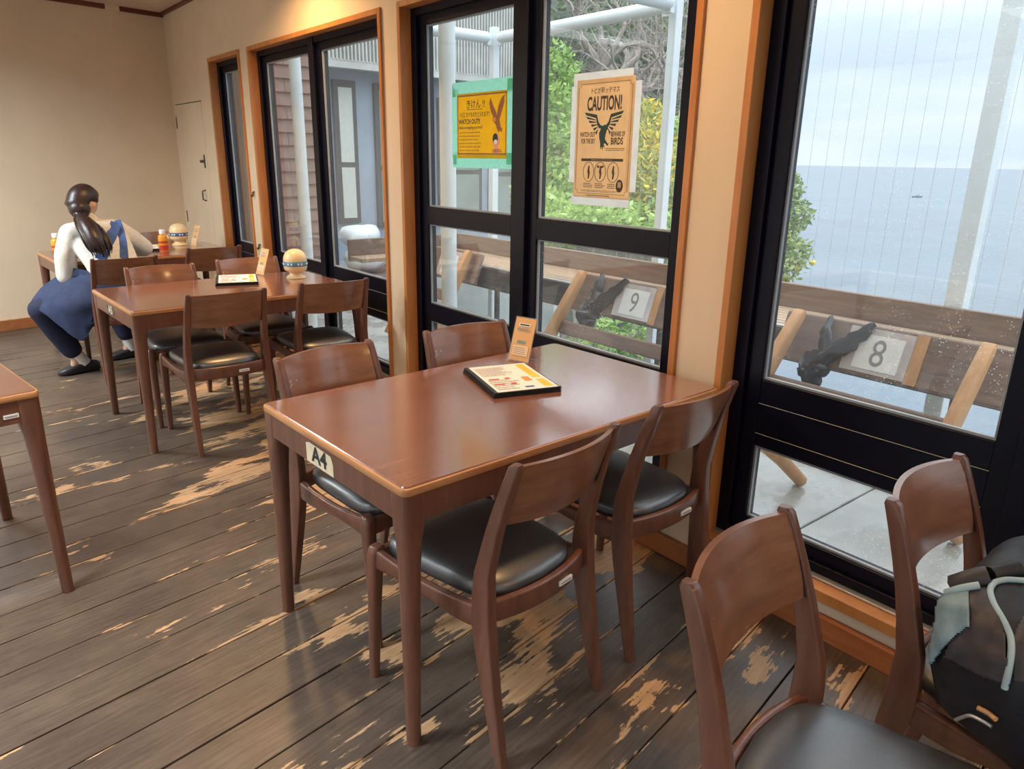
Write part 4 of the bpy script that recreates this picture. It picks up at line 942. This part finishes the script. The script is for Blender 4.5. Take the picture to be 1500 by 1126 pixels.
# brown shingled wall beyond the second window
M_SHING = plain('brown_shingle', (.26,.16,.13), .7, var=.2, scale=14, bump=.2)
sw = bpy.data.objects.new('wall_outside', None); COL.objects.link(sw); sw.location = (2.12, 6.62, 0); struct(sw)
MB().box(0, 1.0, .03, .2, -.3, 3.3).build('wall_core', M_ODARK, sw, smooth=0)
zz = -.3; r_ = 0; rs = random.Random(3); sm = None
while zz < 3.2:
    x = -.15*(r_ % 2)
    while x < 1.0:
        a, b = max(0, x), min(1.0, x+.30)
        if b - a > .02:
            me = MB().add([(a+.002,-.012,zz),(b-.002,-.012,zz),(b-.002,.03,zz),(a+.002,.03,zz),(a+.002,.012,zz+.115),(b-.002,.012,zz+.115),(b-.002,.03,zz+.115),(a+.002,.03,zz+.115)], [(0,3,2,1),(4,5,6,7),(0,1,5,4),(1,2,6,5),(2,3,7,6),(3,0,4,7)])
            me.build('shingle', M_SHING, sw, smooth=0)
        x += .30
    zz += .112; r_ += 1
t = tag(MB().box(2.20, 2.23, 6.37, 6.49, -.02, 3.0).build('cream_board', plain('cream_board_paint', (.72,.64,.52), .6, var=.05), smooth=0, bevel=.004), 'upright cream board outside the narrow window', 'board')
t = tag(MB().box(2.20, 2.23, 6.25, 6.36, -.02, 3.0).build('grey_board', plain('grey_board_paint', (.46,.48,.52), .6, var=.05), smooth=0, bevel=.004), 'upright grey board outside the narrow window', 'board')
o = MB().box(3.9, 3.98, 4.3, 6.1, -2.2, .40).build('parapet_wall', plain('white_parapet', (.66,.72,.70), .6, var=.1, scale=3), smooth=0, bevel=.01); struct(o)

# ------------------------------------------------------------------ person at the corner table
from mathutils.bvhtree import BVHTree
def eval_mesh(ob):
    dg = bpy.context.evaluated_depsgraph_get(); me = bpy.data.meshes.new_from_object(ob.evaluated_get(dg)); return me
def skin(name, nodes, edges, mat, parent, sub=2, remesh=.008, extra=None, slices=None):
    """one continuous surface: tapered limbs fused with the trunk slices and extra closed pieces"""
    me0 = []
    def rd(k): r = nodes[k][1]; return sum(r)/len(r) if hasattr(r, '__len__') else r
    for a, b in edges:
        pa, pb, ra, rb = Vector(nodes[a][0]), Vector(nodes[b][0]), rd(a), rd(b); d = (pb-pa).normalized()
        P, Q = [], []
        for q in (-.98, -.8, -.45, 0): P.append(pa + d*ra*q); Q.append(ra*math.sqrt(1-q*q))
        for q in (.33, .66): P.append(pa.lerp(pb, q)); Q.append(ra+(rb-ra)*q)
        for q in (0, .45, .8, .98): P.append(pb + d*rb*q); Q.append(rb*math.sqrt(1-q*q))
        me0.append(MB().tube(P, Q, 16).mesh('l', mat))
    if slices:
        me0.append(MB().loft([[(c[0]+rx*math.cos(t), c[1]+ry*math.sin(t), c[2]+tilt*math.sin(t)) for t in [2*math.pi*k/24 for k in range(24)]] for c, rx, ry, tilt in slices]).mesh('t', mat))
    bm = bmesh.new()
    for e in me0 + list(extra or []): bm.from_mesh(e)
    m2 = bpy.data.meshes.new(name); bm.to_mesh(m2); bm.free()
    o = bpy.data.objects.new(name, m2); COL.objects.link(o); q = o.modifiers.new('r', 'REMESH'); q.mode = 'VOXEL'; q.voxel_size = remesh; q.use_smooth_shade = True
    q = o.modifiers.new('sm', 'SMOOTH'); q.iterations = sub*2; q.factor = .5
    m2 = eval_mesh(o); bpy.data.objects.remove(o)
    m2.name = name; m2.materials.clear(); m2.materials.append(mat)
    for p in m2.polygons: p.use_smooth = True
    o = bpy.data.objects.new(name, m2); COL.objects.link(o)
    if parent: o.parent = parent
    return o
PB = Vector((.93, 5.25, 0))
def L3(*p): return tuple(Vector(p) - PB)
per = thing('person', 'person with dark ponytail, cream sweater and blue apron, seated, seen from behind', 'person', PB)
# head shape with face, turned away and down to the right
hc = Vector(L3(.842, 5.455, 1.085)); HM = Matrix.Rotation(R(-45), 3, 'Z') @ Matrix.Rotation(R(-26), 3, 'X') @ Matrix.Rotation(R(8), 3, 'Y')
mb = MB(); rings = []
nv, nu = 20, 24
for i in range(nv+1):
    th = math.pi*i/nv; rings.append([])
    for k in range(nu):
        ph = 2*math.pi*k/nu; v = Vector((math.sin(max(.03, min(math.pi-.03, th)))*math.cos(ph), math.sin(max(.03, min(math.pi-.03, th)))*math.sin(ph), -math.cos(th)))
        p = Vector((v.x*.073, v.y*.092, v.z*.110))
        if v.z < 0: p.x *= 1 + .22*v.z; p.y *= 1 + .10*v.z
        f_ = math.exp(-((v.x/.16)**2 + ((v.z+.08)/.16)**2)) if v.y > 0 else 0; p.y += .022*f_                       # nose
        for sx in (-1, 1):
            if v.y > 0: p.y -= .010*math.exp(-(((v.x-sx*.38)/.16)**2 + ((v.z-.10)/.13)**2))                                # eye sockets
        if v.y > 0: p.y += .006*math.exp(-((v.x/.25)**2 + ((v.z+.42)/.07)**2))                                         # mouth
        for sx in (-1, 1):
            e_ = math.exp(-(((v.y+.02)/.16)**2 + ((v.z+.02)/.22)**2)) if v.x*sx > .8 else 0; p.x += sx*.018*e_              # ears
        rings[-1].append(hc + HM @ p)
mb.loft(rings); head_me = mb.mesh('h', M_SKIN)
def hand_edges(pre, wrist, d, sideways, nodes, edges):
    d = Vector(d).normalized(); s = Vector(sideways).normalized(); w_ = Vector(wrist)
    nodes[pre+'p'] = (tuple(w_ + d*.045), (.030,.016)); nodes[pre+'k'] = (tuple(w_ + d*.085), (.032,.014))
    edges += [(pre+'w', pre+'p'), (pre+'p', pre+'k')]
def finger_mesh(wrist, d, s, up_):
    mb = MB(); d = Vector(d).normalized(); s = Vector(s).normalized(); up_ = Vector(up_); w_ = Vector(wrist)
    for o_, l in ((-.028,.058),(-.010,.072),(.010,.078),(.028,.070)):
        b0 = w_ + d*.078 + s*o_; mb.tube([b0 - d*.015, b0, b0 + d*l*.45 + up_*.010, b0 + d*l*.8 - up_*.002, b0 + d*l - up_*.014], [.009,.0092,.0085,.0075,.004], 8)
    b0 = w_ + d*.03 + s*.028; mb.tube([b0 - s*.01, b0 + s*.012 + d*.015, b0 + s*.022 + d*.04, b0 + s*.024 + d*.062], [.011,.0105,.009,.005], 8)
    return mb.mesh('f', M_SKIN)
wl_, wr_ = L3(.76, 5.66, .750), L3(1.02, 5.76, .746)
nodes = {'chest': (L3(.88,5.33,.86), .07), 'neck': (L3(.852,5.415,.985), .043), 'jaw': (tuple(hc + HM @ Vector((0,.0,-.06))), .05),
  'sL': (L3(.73,5.38,.90), .045), 'eL': (L3(.66,5.34,.65), .038), 'Lw': (wl_, .024), 'sR': (L3(1.0,5.40,.91), .045), 'eR': (L3(1.17,5.49,.775), .038), 'Rw': (wr_, .024),
  'belly': (L3(.93,5.22,.62), .08), 'hL': (L3(.86,5.22,.555), .06), 'kL': (L3(.50,5.385,.45), .05), 'aL': (L3(.655,5.405,.10), .033), 'fL': (L3(.64,5.403,.06), .026),
  'hR': (L3(1.0,5.23,.555), .06), 'kR': (L3(.90,5.62,.49), .05), 'aR': (L3(1.02,5.635,.10), .033), 'fR': (L3(1.0,5.635,.06), .026)}
edges = [('chest','neck'),('neck','jaw'),('chest','sL'),('sL','eL'),('eL','Lw'),('chest','sR'),('sR','eR'),('eR','Rw'),('chest','belly'),('belly','hL'),('hL','kL'),('kL','aL'),('aL','fL'),('belly','hR'),('hR','kR'),('kR','aR'),('aR','fR')]
dL, dR = Vector((.25,.9,0)), Vector((-.55,.8,0))
hand_edges('L', wl_, dL, (1,0,0), nodes, edges); hand_edges('R', wr_, dR, (-1,0,0), nodes, edges)
body = skin('body', nodes, edges, M_SKIN, per, 1, .006, [head_me, finger_mesh(wl_, dL, Vector((.9,-.25,0)), Vector((0,0,1))), finger_mesh(wr_, dR, Vector((-.8,-.55,0)), Vector((0,0,1)))])
eyes = MB()
for sx in (-1, 1): eyes.lathe([(.001,-.009),(.008,-.005),(.0095,0),(.008,.005),(.001,.009)], 10, hc + HM @ Vector((sx*.030, .076, .012)))
eyes.build('eyes', M_PAPER, per)
sweater = skin('sweater', {'top': (L3(.868,5.365,.915), .085), 'neck': (L3(.853,5.41,.978), .058),
   'sL': (L3(.735,5.36,.905), .072), 'uL': (L3(.680,5.335,.78), .064), 'eL': (L3(.672,5.345,.655), .062), 'mL': (L3(.70,5.47,.725), .050), 'wL': (L3(.752,5.63,.752), .036),
   'sR': (L3(.995,5.395,.915), .075), 'uR': (L3(1.09,5.44,.85), .068), 'eR': (L3(1.17,5.49,.785), .060), 'mR': (L3(1.11,5.62,.762), .048), 'wR': (L3(1.035,5.735,.745), .036)},
   [('top','neck'),('top','sL'),('sL','uL'),('uL','eL'),('eL','mL'),('mL','wL'),('top','sR'),('sR','uR'),('uR','eR'),('eR','mR'),('mR','wR')], M_CLOTHW, per, 3, .009, None,
   [(L3(.935,5.205,.555), .150,.118,0), (L3(.935,5.21,.62), .155,.118,0), (L3(.925,5.235,.70), .155,.118,.01), (L3(.905,5.28,.78), .168,.122,.02), (L3(.888,5.32,.85), .175,.118,.03), (L3(.875,5.35,.905), .165,.105,.04), (L3(.866,5.375,.945), .125,.085,.04), (L3(.858,5.395,.97), .075,.065,.03)])
trousers = skin('trousers', {'p': (L3(.93,5.21,.575), (.145,.118)), 'hL': (L3(.83,5.235,.55), (.098,.092)), 'tL': (L3(.66,5.31,.505), (.088,.085)), 'kL': (L3(.505,5.38,.445), (.076,.076)), 'sL': (L3(.565,5.39,.30), (.066,.068)), 'cL': (L3(.635,5.40,.165), (.062,.064)),
   'hR': (L3(.985,5.27,.55), (.098,.092)), 'tR': (L3(.945,5.45,.535), (.085,.082)), 'kR': (L3(.90,5.615,.49), (.074,.074)), 'sR': (L3(.96,5.625,.33), (.064,.064)), 'cR': (L3(1.01,5.632,.18), (.060,.060))},
   [('p','hL'),('hL','tL'),('tL','kL'),('kL','sL'),('sL','cL'),('p','hR'),('hR','tR'),('tR','kR'),('kR','sR'),('sR','cR')], M_PANTS, per, 2, .009)
def shoe(heel, toe, nm):
    h_, t_ = Vector(heel), Vector(toe); d = (t_-h_); s = Vector((-d.y, d.x, 0)).normalized(); rings = []
    for q, w_, z0, z1 in ((0,.020,.004,.050),(.05,.030,.0,.066),(.2,.035,.0,.074),(.4,.036,.002,.068),(.6,.043,.0,.056),(.8,.045,.0,.046),(.93,.034,.002,.038),(1,.012,.006,.026)):
        c = h_ + d*q; rings.append([c + s*x + Vector((0,0,z)) for x, z in rrect(0, (z0+z1)/2, 2*w_, z1-z0, .016, 3)])
    so = MB().loft(rings).build('shoe', M_SHOE, per, smooth=70)
    return so
shoe(L3(.785,5.425,0), L3(.535,5.385,0), 'l'); shoe(L3(1.10,5.65,0), L3(.86,5.62,0), 'r')
MB().tube([L3(.63,5.40,.20), L3(.66,5.405,.12), L3(.70,5.41,.055)], [.043,.041,.040], 14).build('sock', M_SOCK, per, smooth=60)
MB().tube([L3(1.0,5.632,.21), L3(1.02,5.635,.12), L3(1.035,5.64,.055)], [.043,.041,.040], 14).build('sock', M_SOCK, per, smooth=60)
# hair: cap and ponytail
rings = []
for i in range(15):
    th = math.pi*(i/14); rings.append([])
    for k in range(28):
        ph = 2*math.pi*k/28; s_ = math.sin(max(.03, min(math.pi-.03, th))); v = Vector((s_*math.cos(ph), s_*math.sin(ph), -math.cos(th)))
        g_ = 1 if v.y < .25 else max(.72, 1 - (v.y-.25)*.9 + max(0, v.z-.55)*1.2)       # leaves the face free
        lo = 1 if v.z > -.35 else max(.6, 1 + (v.z+.35)*.7)
        g_ = min(g_, 1.06)
        if v.x > .62 and -.55 < v.z < .12 and v.y > -.35: g_ *= .76                     # right ear stays free
        p = Vector((v.x*.088*g_*lo, v.y*.108*g_*lo - .006 - (.02 if v.z < -.3 and v.y < 0 else 0), v.z*(.116 if v.z > 0 or v.y > 0 else .138)*lo + .012)); rings[-1].append(hc + HM @ p)
hair = MB().loft(rings).build('hair', M_HAIR, per, smooth=80)
MB().lathe([(.001,-.062),(.040,-.048),(.060,-.018),(.064,.01),(.050,.045),(.001,.06)], 20, Vector(L3(.805,5.385,1.055))).build('nape_hair', M_HAIR, hair, smooth=80)
tie = Vector(L3(.795, 5.335, 1.03))
MB().lathe([(.018,-.018),(.034,-.010),(.036,.0),(.034,.010),(.018,.018)], 14, tie).build('hair_tie', M_BLACKP, hair, smooth=60)
rp = random.Random(2)
pony = [tie + Vector((.01,.02,.0)), Vector(L3(.80,5.275,1.0)), Vector(L3(.816,5.205,.95)), Vector(L3(.832,5.150,.89)), Vector(L3(.842,5.125,.84)), Vector(L3(.848,5.12,.80))]
MB().tube(pony, [.024,.046,.062,.066,.056,.018], 16, flat=.8).build('ponytail', M_HAIR, hair, smooth=80)
mb = MB()
for _ in range(46):
    a = rp.uniform(0, 6.28); rr = rp.uniform(.75, 1.08); pts = []
    for q, r_ in zip(pony, [.020,.046,.064,.070,.066,.050]): pts.append(q + Vector((math.cos(a)*r_*rr, math.sin(a)*r_*rr*.7, rp.uniform(-.006,.006))))
    pts[-1] += Vector((rp.uniform(-.012,.012), 0, rp.uniform(-.03,.02)))
    mb.tube(pts, [.004,.006,.006,.006,.005,.001], 5)
tag(mb.build('ponytail_strands', M_HAIR, hair, smooth=80), kind='stuff')
# apron
def surf(ob, off):
    dg = bpy.context.evaluated_depsgraph_get(); bv = BVHTree.FromPolygons([ob.matrix_world @ v.co for v in ob.data.vertices], [tuple(p.vertices) for p in ob.data.polygons])
    return bv
bpy.context.view_layer.update()
bvs = surf(sweater, 0)
def hit(bv, u, v, off=.005):
    d = ray(u, v).normalized(); h = bv.ray_cast(CAM, d)
    return (h[0] - d*off) if h[0] is not None else None
def ribbon(pix, wid, th, mat, nm, parent, bv, base):
    P = []
    for (u, v), (u2, v2) in zip(pix[:-1], pix[1:]):
        for k in range(6): P.append((u + (u2-u)*k/6, v + (v2-v)*k/6))
    P.append(pix[-1]); H = [h for h in (hit(bv, *q) for q in P) if h is not None]
    for _ in range(2): H = [H[0]] + [(H[i-1]+H[i]*2+H[i+1])/4 for i in range(1, len(H)-1)] + [H[-1]]
    rings = []
    for i, h in enumerate(H):
        t_ = (H[min(i+1, len(H)-1)] - H[max(i-1, 0)]).normalized(); n_ = (CAM - h).normalized(); s = t_.cross(n_).normalized(); n_ = s.cross(t_)
        rings.append([h - base + s*a*wid/2 + n_*b*th for a, b in ((-1,-.5),(1,-.5),(1,.5),(-1,.5))])
    return MB().loft(rings).build(nm, mat, parent, smooth=0)
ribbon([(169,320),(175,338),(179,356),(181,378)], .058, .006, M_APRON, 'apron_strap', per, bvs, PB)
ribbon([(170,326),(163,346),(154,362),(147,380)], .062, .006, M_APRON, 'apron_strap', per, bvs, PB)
def sheet(rows, nu, nv, mat, nm, parent, base, th=.006, seed=0, wr=.006):
    def cr(P, t):
        n_ = len(P)-1; f_ = min(t*n_, n_-1e-6); i = int(f_); t = f_-i; p0, p1, p2, p3 = P[max(i-1,0)], P[i], P[i+1], P[min(i+2,n_)]
        return .5*((2*p1) + (p2-p0)*t + (2*p0-5*p1+4*p2-p3)*t*t + (3*p1-p0-3*p2+p3)*t**3)
    rows = [[Vector(p) for p in r_] for r_ in rows]; G = []
    for i in range(nv+1):
        col = [cr([r_[j] for r_ in rows], i/nv) for j in range(len(rows[0]))]; G.append([cr(col, k/nu) for k in range(nu+1)])
    F = []; B_ = []
    for i in range(nv+1):
        for k in range(nu+1):
            a = G[min(i+1,nv)][k]-G[max(i-1,0)][k]; b = G[i][min(k+1,nu)]-G[i][max(k-1,0)]; n_ = a.cross(b).normalized()
            w_ = wr*noise.noise(G[i][k]*14 + Vector((seed,0,0))) ; F.append(G[i][k]+n_*(w_+th/2)-base); B_.append(G[i][k]+n_*(w_-th/2)-base)
    mb = MB(); W_ = nu+1; o2 = len(F); fs = []
    for i in range(nv):
        for k in range(nu): a = i*W_+k; fs += [(a,a+1,a+W_+1,a+W_), (o2+a,o2+a+W_,o2+a+W_+1,o2+a+1)]
    for k in range(nu): fs += [(k,o2+k,o2+k+1,k+1), (nv*W_+k,nv*W_+k+1,o2+nv*W_+k+1,o2+nv*W_+k)]
    for i in range(nv): fs += [(i*W_,(i+1)*W_,o2+(i+1)*W_,o2+i*W_), (i*W_+nu,o2+i*W_+nu,o2+(i+1)*W_+nu,(i+1)*W_+nu)]
    return mb.add(F+B_, fs).build(nm, mat, parent, smooth=70)
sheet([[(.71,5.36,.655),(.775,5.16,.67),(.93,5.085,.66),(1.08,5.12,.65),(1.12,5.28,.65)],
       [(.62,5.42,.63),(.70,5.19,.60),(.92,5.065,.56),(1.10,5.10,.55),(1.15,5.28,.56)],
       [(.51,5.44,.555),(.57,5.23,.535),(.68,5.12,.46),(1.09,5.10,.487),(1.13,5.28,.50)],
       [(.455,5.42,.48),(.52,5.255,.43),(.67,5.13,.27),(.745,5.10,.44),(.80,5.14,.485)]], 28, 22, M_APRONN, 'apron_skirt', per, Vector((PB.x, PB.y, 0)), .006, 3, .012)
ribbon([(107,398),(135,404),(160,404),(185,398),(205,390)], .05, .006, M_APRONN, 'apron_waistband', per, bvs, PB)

# ------------------------------------------------------------------ backpack on the right-hand chair
BPB = Vector((1.512, .175, .462))
bk = thing('backpack', 'black backpack with pale blue piping lying on the right-hand chair', 'backpack', BPB)
M_BPK = plain('black_pack_cloth', (.010,.011,.016), .55, var=.3, scale=50, bump=.15); M_BPB = plain('pale_blue_pack_cloth', (.22,.33,.38), .6, var=.15, scale=40, bump=.2); M_BPD = plain('charcoal_pack_cloth', (.045,.040,.048), .55, var=.2, scale=30, bump=.15); M_PIPE = plain('pale_blue_piping', (.36,.50,.55), .5, var=.08)
rings = []
for i in range(41):
    th = math.pi*i/40; rings.append([])
    for k in range(64):
        ph = 2*math.pi*k/64; e = lambda c_, p_: math.copysign(abs(c_)**p_, c_)
        st_ = max(.02, math.sin(th)); v = Vector((e(st_, .55)*e(math.cos(ph), .55), e(st_, .55)*e(math.sin(ph), .55), -e(math.cos(th), .6)))
        p = Vector((v.x*.229, v.y*.242, .112 + v.z*.112))
        p.z += .05*max(0, v.z)*(.3+.7*v.x)                      # taller toward the window
        dsp = .016*noise.noise(p*9) + .007*noise.noise(p*24+Vector((3,1,2)))
        dirv = Vector((v.x, v.y, v.z*.6)).normalized(); p += dirv*dsp; p.z = max(p.z, .001)
        if p.x < -.14: p.z -= .10*min(1, (-.14-p.x)/.06)*(1 - min(1, p.z/.2))     # sags over the seat edge
        rings[-1].append(p)
packb = MB().loft(rings).build('pack_body', M_BPK, bk, smooth=80)
bpy.context.view_layer.update(); bvp = surf(packb, 0)
def inside(pt, P):
    c_ = False; x, y = pt
    for (x0, y0), (x1, y1) in zip(P, P[1:]+P[:1]):
        if (y0 > y) != (y1 > y) and x < (x1-x0)*(y-y0)/(y1-y0)+x0: c_ = not c_
    return c_
def patch(P, mat, nm, off, step=3, puff=.0):
    us = [p[0] for p in P]; vs_ = [p[1] for p in P]; idx = {}; F = []; fs = []
    def vid(i, j):
        if (i, j) not in idx:
            h = hit(bvp, i*step, j*step, off + puff*noise.noise(Vector((i*.11, j*.11, off*99))))
            if h is None: return None
            idx[(i, j)] = len(F); F.append(h-BPB)
        return idx[(i, j)]
    for i in range(int(min(us)//step), int(max(us)//step)+1):
        for j in range(int(min(vs_)//step), int(max(vs_)//step)+1):
            if inside(((i+.5)*step, (j+.5)*step), P):
                q = [vid(i,j), vid(i+1,j), vid(i+1,j+1), vid(i,j+1)]
                if None not in q and max((F[a]-F[b]).length for a in q for b in q) < .05: fs.append(tuple(q))
    if not fs: return None
    o = MB().add(F, fs).build(nm, mat, bk, smooth=80)
    md = o.modifiers.new('thick', 'SOLIDIFY'); md.thickness = .004; md.offset = 0
    return o
patch([(1366,880),(1390,866),(1418,862),(1420,915),(1392,936),(1372,960),(1352,990),(1338,1004),(1334,975),(1348,938)], M_BPB, 'side_panel', .013, puff=.012)
patch([(1418,862),(1446,862),(1470,910),(1478,1004),(1440,992),(1384,962),(1392,936),(1420,915)], M_BPD, 'centre_panel', .009, puff=.008)
patch([(1486,930),(1500,900),(1500,1000),(1484,1000)], M_BPD, 'mesh_pocket', .004, puff=.004)
def cord(pix, r, mat, nm, off=.008):
    H = []
    for (u, v), (u2, v2) in zip(pix[:-1], pix[1:]):
        for k in range(5): H.append(hit(bvp, u+(u2-u)*k/5, v+(v2-v)*k/5, off))
    H = [h - BPB for h in H if h is not None]
    if len(H) < 4: return None
    for _ in range(3): H = [H[0]] + [(H[i-1]+H[i]*2+H[i+1])/4 for i in range(1, len(H)-1)] + [H[-1]]
    return MB().tube(H, r, 8).build(nm, mat, bk, smooth=60) if len(H) > 3 else None
cord([(1500,850),(1474,848),(1456,852),(1449,864),(1455,884),(1470,908),(1481,932),(1482,955),(1477,985),(1470,1014)], .0055, M_PIPE, 'piping')
cord([(1366,886),(1352,915),(1338,950),(1331,985),(1336,1015),(1348,1042)], .006, M_PIPE, 'piping')
cord([(1346,1056),(1372,1060),(1400,1054),(1420,1046),(1440,1056),(1456,1066)], .0035, M_TRACK, 'zipper')
cord([(1432,1036),(1448,1044),(1462,1056)], .0045, M_OWOODL, 'zip_pull', .012)
cord([(1372,872),(1400,858),(1430,848),(1452,845)], .022, M_BPD, 'top_flap', .012)
cord([(1362,880),(1385,868),(1412,860),(1440,856)], .007, M_PIPE, 'flap_edge', .022)
cord([(1452,842),(1475,836),(1500,832)], .016, M_BPK, 'carry_handle', .015)
